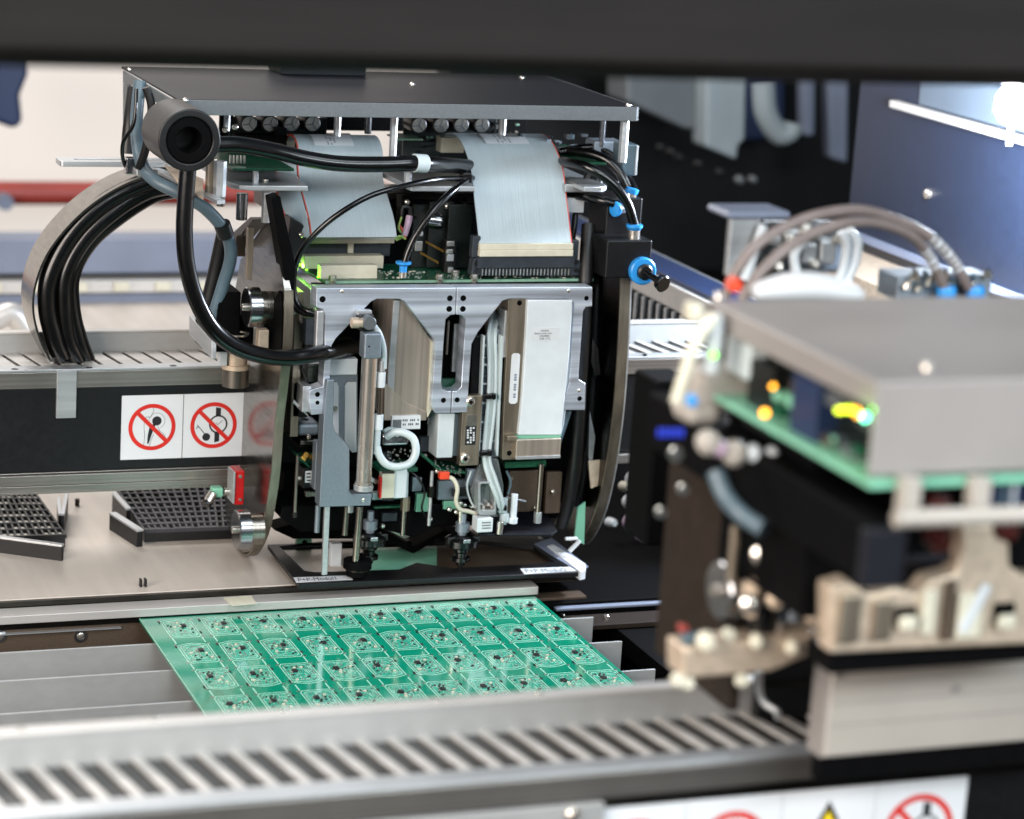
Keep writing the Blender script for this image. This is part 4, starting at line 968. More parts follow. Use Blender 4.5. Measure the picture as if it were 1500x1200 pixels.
# funnel and glass lamp block
g = G().prism([PY([(706, 672), (730, 672), (738, 712), (736, 758), (698, 758), (694, 735), (690, 718)], 8)], 1, 8, 12); g.obj('funnel_plate', 'acrylic', hd, bevel=.6)
gl = G().prism([PY(rrect(701, 727, 706, 755, 4), 0), PY(rrect(704, 724, 709, 748, 3), 0)], 1, 0, 9).obj('prism_frame', 'plain_aluminium', hd, bevel=.5)
G().pbox(704, 708, 725, 750, 9, 2).obj('prism_mirror', 'mirror_steel', gl)
for px, py in ((707, 744), (714, 740), (720, 744)):
    p = VY(px, py, 6); G().lathe((p.x, 9, p.z), (0, -1, .2), [(0, 1.9), (4, 1.7), (5, 1)], 12).obj('fitting', 'chrome', hd)
wbx = G().pbox(699, 760, 722, 780, -4, 10).obj('white_sensor', 'white_plastic', hd, bevel=.5)
for j in range(3): G().pbox(706, 765 + j * 4, 719, 766.6 + j * 4, -4.15, .1).obj('print_line', 'cover_lip', wbx)
for j in range(3):
    p = VY(699, 764 + j * 6, -2); G().box(p.x - .5, p.x - .05, -1, 2, p.z - .7, p.z + .7).obj('side_slot', 'matt_black', wbx)
hose('lead_wire', [(652, 698, 8), (664, 702, 6), (670, 716, 4), (668, 734, 4), (674, 746, 4), (686, 749, 5), (698, 752, 6)], 1.4, 'cream_plastic')
pboxobj('red_plug', 'orange_plastic', 645, 692, 659, 703, 5, 5, .6)
q = PZ([(618, 668), (640, 676), (684, 690), (684, 694), (650, 696)], VY(650, 690, 10).z)
g = G().prism([PY([(617, 667), (622, 667), (648, 688), (682, 691), (682, 694), (646, 693)], 8)], 1, 8, 34); g.obj('tilted_board', 'pcb_green', hd, bevel=.2)
g = G(); r = random.Random(2)
for k in range(34):
    px = r.uniform(636, 676); py = 676 + (px - 636) * .3 + r.uniform(-2, 10); g.pbox(px, py, px + r.uniform(1, 2.5), py + r.uniform(1, 2.2), 7.5, 1)
g.obj('small_component', 'solder', hd, kind='stuff')
pboxobj('green_board', 'pcb_green', 740, 676, 800, 685, 14, 20)
# ---- right module: steel strip, white cover, clip
ST = [(745, 438), (772, 438), (768, 500), (762, 600), (757, 673), (736, 674), (738, 600), (742, 520)]
stp = G().prism([PY(ST, 2)], 1, 2, 44).obj('steel_side', 'warm_steel', hd, bevel=.4)
pboxobj('slide_rail', 'plain_aluminium', 738, 455, 747, 524, 4, 12, .5); pboxobj('slide_stop', 'matt_black', 735, 526, 744, 590, 6, 12, .5)
for px, py in ((761, 444), (746, 664)): hole(px, py, 1.7, 2).obj('screw_hole', 'matt_black', stp)
sl = G().prism([rrect(VY(748, 555, 1).x, VY(760.5, 555, 1).x, VY(754, 592, 1).z, VY(754, 518, 1).z, 2)], 1, 1.6, 1.95)
slo = sl.obj('long_label', 'label_white', stp)
for k in range(10):
    if k % 4 != 3: G().pbox(753.5 - k * .2, 548 + k * 3.6, 757 - k * .2, 550.6 + k * 3.6, 1.5, .08).obj('print_line', 'blue_grey_paint', slo)
WH = [(772, 439), (838, 439), (833, 520), (827, 580), (821, 637), (758, 637), (764, 580), (769, 500)]
wm = G().prism([PY(WH, 0)], 1, -1.5, 42).obj('white_cover', 'white_plastic', hd, bevel=.8)
G().prism([PY([(836, 440), (841, 447), (834, 560), (827, 620), (822, 640), (829, 560)], 1.5)], 1, 1.5, 30).obj('cover_flange', 'tape_white', hd, bevel=.4)
wl = G().pbox(779, 480, 819, 499, -1.8, .25).obj('type_label', 'label_white', wm)
p = VY(783, 487, -1.85)
for j, t in enumerate(('430448', 'Smart stick com.', '23030801', 'SNR 1712')):
    q = VY((792, 783, 790, 790)[j], 486 + j * 3.9, -1.9); words(t, 1.3, (q, (1, 0, 0), (0, 0, 1)), 'print_line', 'print_black', wl, .02)
G().pbox(757, 637, 822, 642, -.6, 40).obj('green_gasket', 'mint_and_reflect', hd, bevel=.2)
cl = G().pbox(756, 643, 821.5, 672, -2.5, 44).obj('steel_clip', 'nickel_shield', hd, bevel=.7)
G().pbox(756, 668, 821, 672.5, -3.2, .6).obj('clip_lip', 'plain_aluminium', cl, bevel=.2)
G().pbox(744, 640, 758, 646, -2.4, 3).obj('clip_tab', 'warm_steel', cl, bevel=.2)
g = G().prism([PY([(824, 604), (838, 602), (822, 650), (821, 612)], 6)], 1, 6, 8); g.obj('blue_gusset', 'tube_blue_grey', hd, bevel=.3)
# ---- lower deck: dark plates, pins, nozzles
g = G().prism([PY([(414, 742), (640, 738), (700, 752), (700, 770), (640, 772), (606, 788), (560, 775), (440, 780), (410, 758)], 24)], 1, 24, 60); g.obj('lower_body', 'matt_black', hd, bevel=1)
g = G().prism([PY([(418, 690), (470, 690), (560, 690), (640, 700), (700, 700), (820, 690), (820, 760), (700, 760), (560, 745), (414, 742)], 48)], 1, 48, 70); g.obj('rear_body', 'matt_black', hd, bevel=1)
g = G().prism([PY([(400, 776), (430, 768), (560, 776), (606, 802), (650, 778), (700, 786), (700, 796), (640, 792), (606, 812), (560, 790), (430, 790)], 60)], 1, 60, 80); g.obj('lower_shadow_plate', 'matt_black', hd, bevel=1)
zq = VY(760, 780, 4).z
G().prism([PZ([(686, 750), (800, 750), (816, 776), (808, 782), (702, 782)], zq)], 2, zq - 2, zq).obj('pin_plate', 'cover_dark', hd, bevel=.6)
def rod(name, px0, py0, px1, py1, y, r, m, n=14): return G().cyl(VY(px0, py0, y), VY(px1, py1, y), r, n).obj(name, m, hd, bevel=.15)
G().prism([PY([(476, 742), (483.5, 742), (479.5, 842), (472, 843)], -2)], 1, -2, 1).obj('flat_rod', 'plain_aluminium', hd, bevel=.3)
rod('rod', 527, 742, 521, 822, -2, 2.3, 'brushed_steel'); rod('rod', 508, 742, 505, 784, 10, 1.9, 'brushed_steel')
rod('rod', 513, 732, 512, 750, 10, 2.6, 'plain_aluminium'); rod('rod', 466, 740, 464, 780, 12, 1.8, 'blasted_aluminium')
rod('rod', 436, 668, 432, 752, 14, 1.2, 'brushed_steel'); rod('rod', 432, 750, 432, 758, 14, 1.8, 'black_plastic')
rod('rod', 593, 728, 590, 784, 8, 1.7, 'brushed_steel'); rod('rod', 594, 728, 593, 748, 8, 3.0, 'warm_steel', 6); rod('rod', 595, 692, 594, 728, 8, 1.6, 'natural_plastic')
rod('rod', 633, 690, 628, 770, 10, 1.2, 'plain_aluminium'); rod('rod', 632, 712, 631, 728, 10, 2.6, 'dark_steel', 6)
rod('rod', 793, 680, 787, 764, 10, 1.8, 'brushed_steel'); rod('rod', 788, 750, 787, 766, 10, 2.6, 'plain_aluminium', 6)
rod('rod', 754, 724, 751, 764, 6, 2.2, 'white_plastic'); rod('rod', 751, 758, 750, 766, 6, 3.4, 'white_plastic')
rod('rod', 740, 730, 738, 768, 6, 1.8, 'natural_plastic'); rod('rod', 739, 752, 738, 764, 6, 3.2, 'natural_plastic')
rod('rod', 733, 764, 731, 782, 2, 2.2, 'chrome'); rod('rod', 675, 744, 674, 790, 8, 1.6, 'chrome')
rod('rod', 770, 735, 741, 728, 8, 1.0, 'mirror_steel')
for px, wy, y, dy in ((541, 795, 12, 40), (676, 798, 8, 45)):
    p = VY(px, wy, y); T = VY(px, wy - 46, y).z
    G().lathe((p.x, y, p.z - 1), (0, 0, 1), [(0, 9.5), (1, 10.8), (5, 10.8), (6, 9.5), (8, 6)], 32).obj('nozzle_wheel', 'rubber', hd)
    for k in range(3):
        an = math.radians(200 + 70 * k); G().box(p.x + 9 * math.cos(an) - 2.6, p.x + 9 * math.cos(an) + 2.6, y + 9 * math.sin(an) - 1.5, y + 9 * math.sin(an) + 1.5, p.z + 2, p.z + 6.5).obj('wheel_tooth', 'mirror_steel' if k == 1 else 'black_plastic', hd, bevel=.6)
    G().lathe((p.x, y, p.z + 6), (0, 0, 1), [(0, 3), (3, 3), (3.2, 4.6), (9, 4.6), (9.2, 2.2), (T - p.z - 6, 2.2)], 24).obj('nozzle_shaft', 'blasted_aluminium', hd)
    G().lathe((p.x, y, p.z - 1), (0, 0, -1), [(0, 5.2), (3, 5.2), (4, 4.0), (7, 4.0), (7.2, 6.2), (9.4, 6.2), (9.6, 3.2), (12.5, 3.0), (13, 1.6), (16, 1.3)], 28).obj('nozzle_tip', 'rubber', hd)
p = VY(524, 818, 2); G().lathe((p.x, 2, p.z), (0, 0, -1), [(0, 6), (1, 9), (6, 9.2), (6.3, 7.2), (11, 7.2), (12, 5)], 32).obj('rubber_foot', 'matt_black', hd)
G().pipe((p.x, 2, p.z - 7.2), (p.x, 2, p.z - 6.2), 7.6, 5, 28).obj('foot_ring', 'dark_steel', hd)
r = random.Random(31)
def small(kind, px, py, y, m, w, h, d=4):
    pboxobj(kind, m, px, py, px + w, py + h, y, d, .4)
for a in ((430, 612, 28, 'mirror_steel', 22, 5), (440, 646, 26, 'plate_steel', 20, 6), (456, 706, 16, 'plain_aluminium', 8, 5), (448, 720, 18, 'brushed_steel', 16, 8),
          (548, 742, 16, 'pcb_green', 40, 3), (560, 752, 20, 'connector_black', 22, 12), (604, 700, 20, 'blasted_aluminium', 14, 20), (610, 724, 18, 'mint_and_reflect', 18, 26),
          (642, 704, 20, 'blasted_aluminium', 44, 28), (650, 734, 22, 'mint_and_reflect', 26, 12), (664, 716, 14, 'rubber', 20, 12), (744, 690, 26, 'brown_plate', 44, 60),
          (800, 692, 30, 'brown_plate', 22, 60), (616, 640, 22, 'connector_black', 18, 22), (626, 612, 20, 'mirror_steel', 12, 10), (684, 688, 12, 'blasted_aluminium', 18, 24),
          (672, 736, 8, 'chrome', 6, 4), (679, 739, 7, 'solder', 5, 4), (690, 742, 6, 'chrome', 5, 3), (560, 664, 24, 'connector_black', 14, 20), (488, 664, 22, 'dark_steel', 20, 60)):
    small('mounting_piece', a[0], a[1], a[2], a[3], a[4], a[5])
for px, py, y in ((452, 640, 24), (438, 700, 20), (604, 646, 20), (622, 668, 16), (658, 746, 12), (668, 750, 12), (748, 700, 24), (784, 744, 24), (810, 720, 28), (560, 770, 22), (630, 760, 22), (700, 730, 6), (640, 690, 10)):
    p = VY(px, py, y); G().lathe((p.x, y, p.z), (0, -1, 0), [(0, 1.7), (1.4, 1.5), (2, .9)], 12).obj('screw', 'chrome', hd)
hose('thin_wire', [(600, 690, 14), (612, 700, 12), (622, 720, 12), (618, 745, 14), (626, 760, 18)], .7, 'soft_rubber', 8)
hose('thin_wire', [(690, 690, 10), (684, 712, 10), (690, 735, 8), (700, 748, 6)], .7, 'natural_plastic', 8)
hose('thin_wire', [(742, 690, 8), (748, 706, 8), (744, 724, 8)], .8, 'tube_blue_grey', 8)
hose('thin_wire', [(440, 470, 26), (446, 500, 28), (440, 530, 24), (450, 560, 20)], 1.0, 'soft_rubber', 8)
hose('clear_hose', [(562, 632, -2), (572, 628, 0), (590, 632, 4), (604, 640, 10)], 1.2, 'tube_clear', 8)
# ---- side plates (swept steel cheeks)
front = [(404, 322), (412, 345), (421, 390), (427, 425), (427, 460), (425, 510), (420, 560), (413, 620), (409, 680), (402, 735), (392, 780), (378, 808), (366, 822), (352, 826)]
back = [(340, 812), (330, 760), (328, 700), (340, 560), (338, 470), (345, 420), (352, 380), (390, 322)]
pf = [(a, max(b, -187.5)) for a, b in PX([(a - 11, b) for a, b in front], -103) + PX(back, -103)]
G().prism([pf], 0, -103, -98.2).obj('side_cheek', 'plate_steel', hd, bevel=.5)
def edge(pts_px, x, x0, x1, m):
    pts = catmull([Vector((0, a, max(b, -187.6))) for a, b in PX(pts_px, x)], 5)
    rows = [[Vector((x0 + (x1 - x0) * j / 3, p.y - 1.3, p.z)) for j in range(4)] for p in pts]
    return G().sheet(rows, 1.4).obj('cheek_edge', m, hd, sharp=60)
edge([(a - 11, b) for a, b in front[3:]], -103, -103.3, -97.6, 'casting_steel')
g = G().prism([PY([(398, 292), (411, 288), (420, 330), (434, 392), (430, 440), (419, 420), (408, 352)], 6)], 1, 6, 22); g.obj('cable_guide', 'matt_black', hd, bevel=.5)
g = G().prism([PY([(426, 318), (440, 326), (452, 336), (446, 370), (430, 400), (418, 392)], 40)], 1, 40, 60); g.obj('cable_guide', 'soft_rubber', hd, bevel=1)
pboxobj('inner_plate', 'warm_steel', 429, 428, 441, 640, 24, 30, .4)
pboxobj('inner_plate', 'plate_steel', 443, 500, 452, 560, 30, 20, .4)
pboxobj('inner_screw', 'chrome', 429, 446, 437, 462, 16, 5, 1.5)
# ribs and cut out on the left cheek
g = G().prism([PX([(408, 426), (412, 432), (412, 512), (384, 512), (384, 484)], -104)], 0, -103.9, -103.1); g.obj('cheek_recess', 'matt_black', hd)
pboxobj('cheek_block', 'casting', 379, 484, 394, 512, -2 + 20, 8, .5)
g = G().prism([PX([(344, 350), (380, 318), (384, 322), (352, 362)], -108)], 0, -114, -104); g.obj('cheek_rib', 'dark_steel', hd, bevel=.4)
pboxobj('cheek_rib', 'warm_steel', 362, 334, 371, 410, 40, 4, .4)
pboxobj('cheek_rib', 'brown_plate', 346, 346, 360, 376, 60, 6, .4)
def wheel(px, py, y, rr):
    p = VY(px, py, y)
    w = G().lathe((p.x, y, p.z), (1, 0, 0), [(0, rr - .8), (.8, rr), (8, rr), (8.4, rr - .8)], 40).obj('idler_wheel', 'mirror_steel', hd)
    G().lathe((p.x + 8.4, y, p.z), (1, 0, 0), [(0, rr * .8), (max(2, -103.4 - p.x - 8.4), rr * .8)], 32).obj('wheel_hub', 'brushed_steel', w)
    G().lathe((p.x - 2.6, y, p.z), (1, 0, 0), [(0, 2.0), (.4, 2.4), (2.6, 2.4)], 18).obj('wheel_screw', 'chrome', w)
wheel(360, 450, 30, 12.6); wheel(345, 776, 30, 12.6)
pboxobj('dark_carrier', 'matt_black', 318, 428, 352, 516, 44, 30, 1)
pboxobj('dark_carrier', 'matt_black', 300, 462, 372, 514, 50, 26, 1)
g = G(); p = VZ(346, 489, VY(346, 489, 30).z); 
for k, (px, m) in enumerate(((338, 'chrome'),)): 
    p = VY(347, 489, 40); G().pipe((p.x, 40, p.z - .5), (p.x, 40, p.z + .5), 8, 6.2, 24).obj('bearing_ring', 'chrome', hd)
p = VY(346, 555, 60); G().lathe((p.x, 62, p.z - 5), (0, 0, 1), [(0, 8.5), (11, 8.5)], 32).obj('guide_roller', 'brushed_steel', hd)
G().lathe((p.x, 62, p.z + 6.4), (0, 0, 1), [(0, 9), (3, 9), (3, 7.2), (12, 7.2)], 32).obj('roller_cap', 'casting', hd)
pboxobj('corner_foot', 'tape_white', 322, 515, 333, 536, 56, 6, .3)
g = G().prism([PX([(277, 462), (310, 500), (310, 526), (277, 490)], -140)], 0, -140, -137); g.obj('rear_tab', 'plain_aluminium', hd, bevel=.3)
# red sensor block with silver edge
rp = pboxobj('red_block', 'red_plastic', 344, 690, 358, 740, 52, 14, .8)
pboxobj('silver_edge', 'plain_aluminium', 341.5, 692, 344.5, 738, 51, 15, .3)
for px, py in ((352, 732), (352, 698)): 
    p = VY(px, py, 52); G().lathe((p.x, 52, p.z), (0, -1, 0), [(0, 1.3), (.6, 1.0)], 12).obj('screw', 'chrome', hd)
pboxobj('t_fitting', 'mint_and_reflect', 311, 715, 328, 730, 60, 8, 1.5)
G().cyl(VY(312, 722, 60), VY(304, 736, 58), 3.0, 14).obj('t_fitting', 'solder', hd, bevel=.4)
G().cyl(VY(304, 736, 58), VY(301, 740, 57), 3.3, 14).obj('t_fitting', 'rubber', hd, bevel=.4)
G().cyl(VY(328, 720, 62), VY(342, 720, 62), 2.4, 14).obj('t_fitting', 'solder', hd, bevel=.4)
# right cheek
front = [(909, 400), (907, 460), (904, 520), (899, 590), (892, 650), (884, 700), (873, 745), (858, 780), (842, 802), (828, 812)]
back = [(800, 790), (770, 700), (770, 560), (800, 400), (850, 330), (880, 330), (906, 388)]
pr_ = PX(front, 126) + PX([(840, 800), (815, 740), (800, 640), (820, 480), (850, 400), (880, 330), (900, 345)], 126)
pr_ = [(a, max(b, -188)) for a, b in pr_]
G().prism([pr_], 0, 125.6, 130.6).obj('side_cheek', 'dark_steel', hd, bevel=.6)
edge(front, 126, 125.3, 132.2, 'casting_steel')
edge(front, 126, 132.3, 133.4, 'plain_aluminium')
# things seen on the inner face of the right cheek
hose('black_cable', [(862, 330, 40), (858, 400, 26), (856, 470, 20), (852, 540, 18), (848, 610, 18), (842, 680, 22), (834, 730, 28), (822, 770, 34)], 4.6, 'soft_rubber')
hose('black_cable', [(880, 330, 60), (874, 420, 50), (870, 520, 46), (866, 600, 44), (858, 680, 44), (846, 740, 50)], 3.4, 'soft_rubber')
g = G().prism([PY([(864, 602), (872, 640), (868, 676), (882, 680), (884, 668), (877, 722), (869, 700), (862, 668)], 30)], 1, 30, 32); g.obj('steel_bracket', 'plain_aluminium', hd, bevel=.3)
g = G().prism([PY([(868, 496), (876, 510), (880, 548), (872, 552), (866, 530)], 32)], 1, 32, 34); g.obj('steel_bracket', 'mirror_steel', hd, bevel=.3)
g = G().prism([PY([(862, 676), (880, 674), (876, 712), (866, 716)], 26)], 1, 26, 28); g.obj('steel_bracket', 'casting', hd, bevel=.3)
pboxobj('steel_bracket', 'casting', 866, 672, 884, 714, 66, 3, .4)
g = G().prism([PY([(846, 744), (858, 735), (856, 798), (842, 790)], 34)], 1, 34, 36); g.obj('green_board', 'mint_and_reflect', hd, bevel=.3)
p = VY(860, 728, 58); G().lathe((p.x, 60, p.z), (0, -1, 0), [(0, 4), (3, 3.6)], 16).obj('screw', 'casting', hd)
pboxobj('steel_tab', 'label_white', 829, 788, 847, 792, 20, 3, .5)
g = G().stroke([(VY(836, 808, 16).x, VY(836, 808, 16).z), (VY(850, 794, 16).x, VY(850, 794, 16).z)], 2.2, 1, 16, 19); g.obj('steel_tab', 'tape_white', hd, bevel=.4)
# ---- valve block with blue fittings on the upper right
vb = G().pbox(888, 352, 954, 408, 6, 34).obj('valve_block', 'black_anodised', hd, bevel=1.2)
G().pbox(888, 290, 940, 350, 28, 30).obj('valve_block', 'black_anodised', hd, bevel=1.2)
p = VY(941, 397, 4); G().lathe((p.x, 6, p.z), (0, -1, 0), [(0, 9), (3.5, 9), (4.5, 8)], 36).obj('blue_collar', 'blue_plastic', hd)
G().lathe((p.x + .3, 3, p.z), (0, -1, 0), [(0, 5.2), (3.5, 5.2), (4.5, 4.0)], 30).obj('plug_seat', 'black_plastic', hd)
G().tube([(p.x, 0, p.z), (p.x + 2.4, -7, p.z - 1.8), (p.x + 4.6, -14, p.z - 3.5)], 2.1, 14).obj('plug_stem', 'rubber', hd)
G().lathe((p.x + 4.6, -13, p.z - 3.5), (.28, -1, -.22), [(0, 3), (1, 5), (4.4, 5.6), (5.2, 4.8)], 30).obj('plug_knob', 'rubber', hd)
def push_fitting(px, py, y, ax, r=5.4):
    p = VY(px, py, y); ax = Vector(ax)
    G().lathe(p, ax, [(-4, 3.4), (0, 3.4), (.1, 4.0), (2, r), (3.6, r), (4, 3.2)], 26).obj('fitting_collar', 'blue_plastic', hd)
    G().lathe(p, -ax, [(0, 3.8), (5, 3.8)], 20).obj('fitting_body', 'chrome', hd)
push_fitting(929, 337, 16, (0, 0, 1)); push_fitting(924, 284, 34, (.2, 0, 1), 4.6); push_fitting(906, 306, 24, (-1, -.3, 0), 5.0)
hose('air_hose', [(790, 234, 92), (812, 235, 72), (836, 239, 40), (862, 246, 24), (894, 266, 18), (918, 296, 16), (929, 330, 16)], 3.2)
hose('air_hose', [(790, 224, 106), (840, 222, 64), (880, 230, 46), (905, 250, 38), (918, 274, 34)], 3.2)
hose('air_hose', [(820, 222, 70), (870, 216, 64), (906, 236, 56), (922, 262, 50), (930, 280, 44)], 2.4)
hose('air_hose', [(800, 280, 76), (850, 288, 44), (880, 294, 28), (906, 300, 24)], 2.6)
hose('air_hose', [(872, 234, 60), (858, 262, 58), (846, 290, 56), (840, 340, 50), (832, 380, 50)], 2.0, 'soft_rubber')
hose('air_hose', [(878, 262, 66), (876, 330, 60), (864, 400, 56)], 2.2, 'soft_rubber')
pboxobj('grey_box', 'blasted_aluminium', 870, 207, 912, 236, 60, 16, 1)
pboxobj('clear_box', 'tube_blue_grey', 912, 212, 934, 258, 40, 18, 1)
pboxobj('clear_box_edge', 'plain_aluminium', 931, 214, 934, 257, 39, 1, .2)
pboxobj('grey_box', 'plain_aluminium', 828, 270, 886, 282, 40, 20, .6)
pboxobj('white_connector', 'tape_white', 826, 290, 856, 312, 46, 8, .6)
g = G(); r = random.Random(21)
for k in range(40):
    px = r.uniform(735, 880); py = r.uniform(196, 232); g.mi(r.choice((0, 1, 2, 0))); g.pbox(px, py, px + r.uniform(3, 14), py + r.uniform(2, 8), 90 - r.uniform(0, 20), 5)
g.obj('small_component', ['blasted_aluminium', 'connector_black', 'tube_blue_grey'], hd, kind='stuff')
g = G()
for k in range(14):
    px = r.uniform(600, 690); py = r.uniform(284, 320); g.mi(r.choice((0, 1))); g.pbox(px, py, px + r.uniform(3, 9), py + r.uniform(2, 6), 68 - r.uniform(0, 8), 4)
g.obj('small_component', ['dark_steel', 'mirror_steel'], hd, kind='stuff')
# screws sprinkled where the picture shows them
for px, py, y in ((630, 312, 60), (655, 302, 60), (657, 285, 60), (596, 296, 60), (344, 186, 28), (330, 190, 28), (441, 344, 40), (903, 268, 50), (700, 352, 40)):
    p = VY(px, py, y); G().lathe((p.x, y, p.z), (0, -1, 0), [(0, 1.9), (1.6, 1.7), (2.2, 1)], 14).obj('screw', 'chrome', hd)
# ================================================================ nozzle frame on the bed
nf = Thing('nozzle_frame', 'black flat frame with two white name strips under the placement head', 'frame', (10, 30, -185))
zf = -184.0
o = PZ([(392, 798), (437, 856), (852, 838), (860, 832), (808, 790), (700, 786)], zf)
i1 = PZ([(409, 800), (446, 836), (462, 838), (585, 834), (610, 824), (660, 832), (780, 826), (812, 823), (782, 800), (700, 792), (480, 792)], zf)
g = G().prism([o, i1], 2, zf - 3, zf); g.obj('frame_plate', 'black_anodised', nf, bevel=.3)
pts = PZ([(628, 824), (612, 815), (560, 834), (585, 836), (660, 834), (700, 836), (700, 831)], zf)
g = G().prism([PZ([(782, 797), (808, 788), (862, 830), (852, 838), (845, 836)], zf + .4)], 2, zf + .1, zf + .5); g.obj('frame_inlay', 'blue_grey_paint', nf)
g = G().prism([PZ([(801, 800), (810, 797), (858, 826), (858, 836), (850, 838)], zf + 1)], 2, zf - 5, zf + 1.2); g.obj('corner_guard', 'label_white', nf, bevel=.5)
for (pa, pb, pc, pd), txt in ((((430, 846), (513, 842.5), (517, 849), (434, 853.5)), 'P+P-Modul1'), (((762, 833), (842, 830), (848, 836), (768, 841)), 'P+P-Modul2')):
    q = PZ([pa, pb, pc, pd], zf + .2); g = G().prism([q], 2, zf + .02, zf + .2)
    st = g.obj('name_strip', 'label_white', nf)
    a, b, c, d = [Vector((x, y, zf + .24)) for x, y in q]; R = (b - a).normalized(); U = (a - d); h = U.length; U.normalize()
    words(txt, h * .62, (d + R * 1.6 + U * h * .2, R * .58, U), 'name_text', 'print_black', nf, .05)
# painted reflection of the panel, and a brown patch for the opening beside it
q = PZ([(545, 778), (640, 778), (640, 836), (540, 838)], BZ + .6); g = G().prism([q], 2, BZ + .1, BZ + 1.2); tag(g.obj('panel_reflection', 'mint_and_reflect', bevel=.2), 'painted green reflection of the board panel in the left half of the black frame', 'sheet')
q = PZ([(640, 778), (782, 778), (812, 830), (640, 834)], BZ + .6); g = G().prism([q], 2, BZ + .1, BZ + 1.4); tag(g.obj('brown_patch', 'brown_plate', bevel=.2), 'flat brown patch put for the opening in the right half of the black frame', 'patch')
p = VZ(448, 808, BZ); g = G().prism([rrect(p.x - 5, p.x + 5, p.y + 4, p.y + 9, .1)], 2, BZ, BZ + 10); t = g.obj('green_block', 'mint_and_reflect', bevel=.8); tag(t, 'small green cube with a dark hole seen through the left corner of the black frame', 'block')
g = G().cyl((p.x, p.y + 3.9, BZ + 5), (p.x, p.y + 3.2, BZ + 5), 1.8, 16); tt = g.obj('block_hole', 'matt_black', t)
g = G().box(VZ(484, 830, BZ).x, VZ(500, 830, BZ).x, 44, 50, BZ, VY(490, 795, 47).z); tag(g.obj('pale_upright', 'tape_white', bevel=.3), 'pale upright plate standing behind the flat steel rod', 'plate')
# ================================================================ THE NEAR PLACEMENT HEAD (right, out of focus)
h2 = Thing('placement_head', 'blurred near placement head with a light grey cover and glowing lights inside, at the right', 'placement head', (-20, -680, -50))
ZT = 126.2; YF, YB, XL, XR = -750, -616, -113, 130
def pb2(name, m, a, b, c, d, y, dy, bevel=.6, par=None, **k): return G().pbox(a, b, c, d, y, dy).obj(name, m, par or h2, bevel=bevel, **k)
c2 = G().box(XL, XR, YF, YB, ZT - 1.6, ZT).obj('grey_cover', 'cover_grey', h2, bevel=1)
G().box(XL, XR, YF - .2, YF + 1.4, 93.5, ZT - .3).obj('cover_front', 'cover_grey', c2, bevel=.6)
G().box(XL - .2, XL + 1.4, YF + 1.5, YB, ZT - 9.5, ZT - .3).obj('cover_side', 'cover_grey', c2, bevel=.6)
for px, py in ((1357, 541), (1052, 437)):
    p = VZ(px, py, ZT); G().lathe((p.x + 1, p.y + 1, ZT), (0, 0, 1), [(0, 2.4), (1.2, 2.2), (2.4, 1)], 16).obj('cover_screw', 'chrome', c2)
# board under the cover, with the lights
zb = VX(1290, 716, XL).z
G().box(XL, XR, YF - 2, YB + 10, zb - 2.2, zb).obj('green_board', 'mint_and_reflect', h2, bevel=.3)
G().box(XL + 14, XR, YF + 8, YB, zb + .1, zb + 24).obj('electronics_stack', 'pcb_dark', h2, bevel=1)
pb2('inner_block', 'deep_blue', 1195, 560, 1262, 668, -700, 20); pb2('inner_block', 'black_plastic', 1128, 540, 1180, 640, -660, 20)
pb2('pale_connector', 'natural_plastic', 1096, 490, 1128, 560, -642, 20, 2)
pb2('pale_housing', 'pale_paint', 1020, 540, 1118, 610, -628, 20, 7); pb2('pale_housing', 'pale_paint', 1008, 592, 1064, 628, -628, 20, 6)
pb2('dark_gap', 'brown_plate', 1055, 478, 1090, 548, -612, 12)
for px, py, m, rr, y in ((1122, 605, 'led_amber', 1.5, -676), (1134, 566, 'led_amber', .9, -664), (1230, 601, 'led_yellow', .9, -712), (1238, 600, 'led_yellow', .9, -712), (1247, 600, 'led_yellow', 1.0, -712), (1255, 601, 'led_amber', .9, -712), (1259, 606, 'led_amber', 1.2, -712), (1269, 611, 'led_cyan', 1.3, -716), (1282, 600, 'led_green', .8, -716), (1047, 520, 'led_green', .9, -640)):
    p = VX(px, py, XL + 3) if px > 1200 else VY(px, py, y); G().lathe(p, (-1, -.4, 0), [(0, rr), (1.2, rr), (1.6, rr * .5)], 10).obj('led', m, h2)
l = bpy.data.lights.new('led_glow', 'POINT'); l.energy = .004; l.color = (.4, 1, .15); l.shadow_soft_size = .003
o = bpy.data.objects.new('led_glow', l); COL.objects.link(o); o.location = (VX(1262, 608, XL - 3)) * S
r = random.Random(41)
for k in range(26):
    px = r.uniform(1130, 1275); t = (px - 1130) / 145; py = r.uniform(540 + 50 * t, 640 + 70 * t); p = VX(px, py, XL + 10); w = r.uniform(2, 6)
    G().box(XL + 8, XL + 13.9, p.y - w, p.y + w, p.z - w * .4, p.z + w * .5).obj('circuit_part', r.choice(('connector_black', 'pcb_green', 'deep_blue', 'brown_plate', 'mint_and_reflect', 'cover_lip')), h2, bevel=.4)
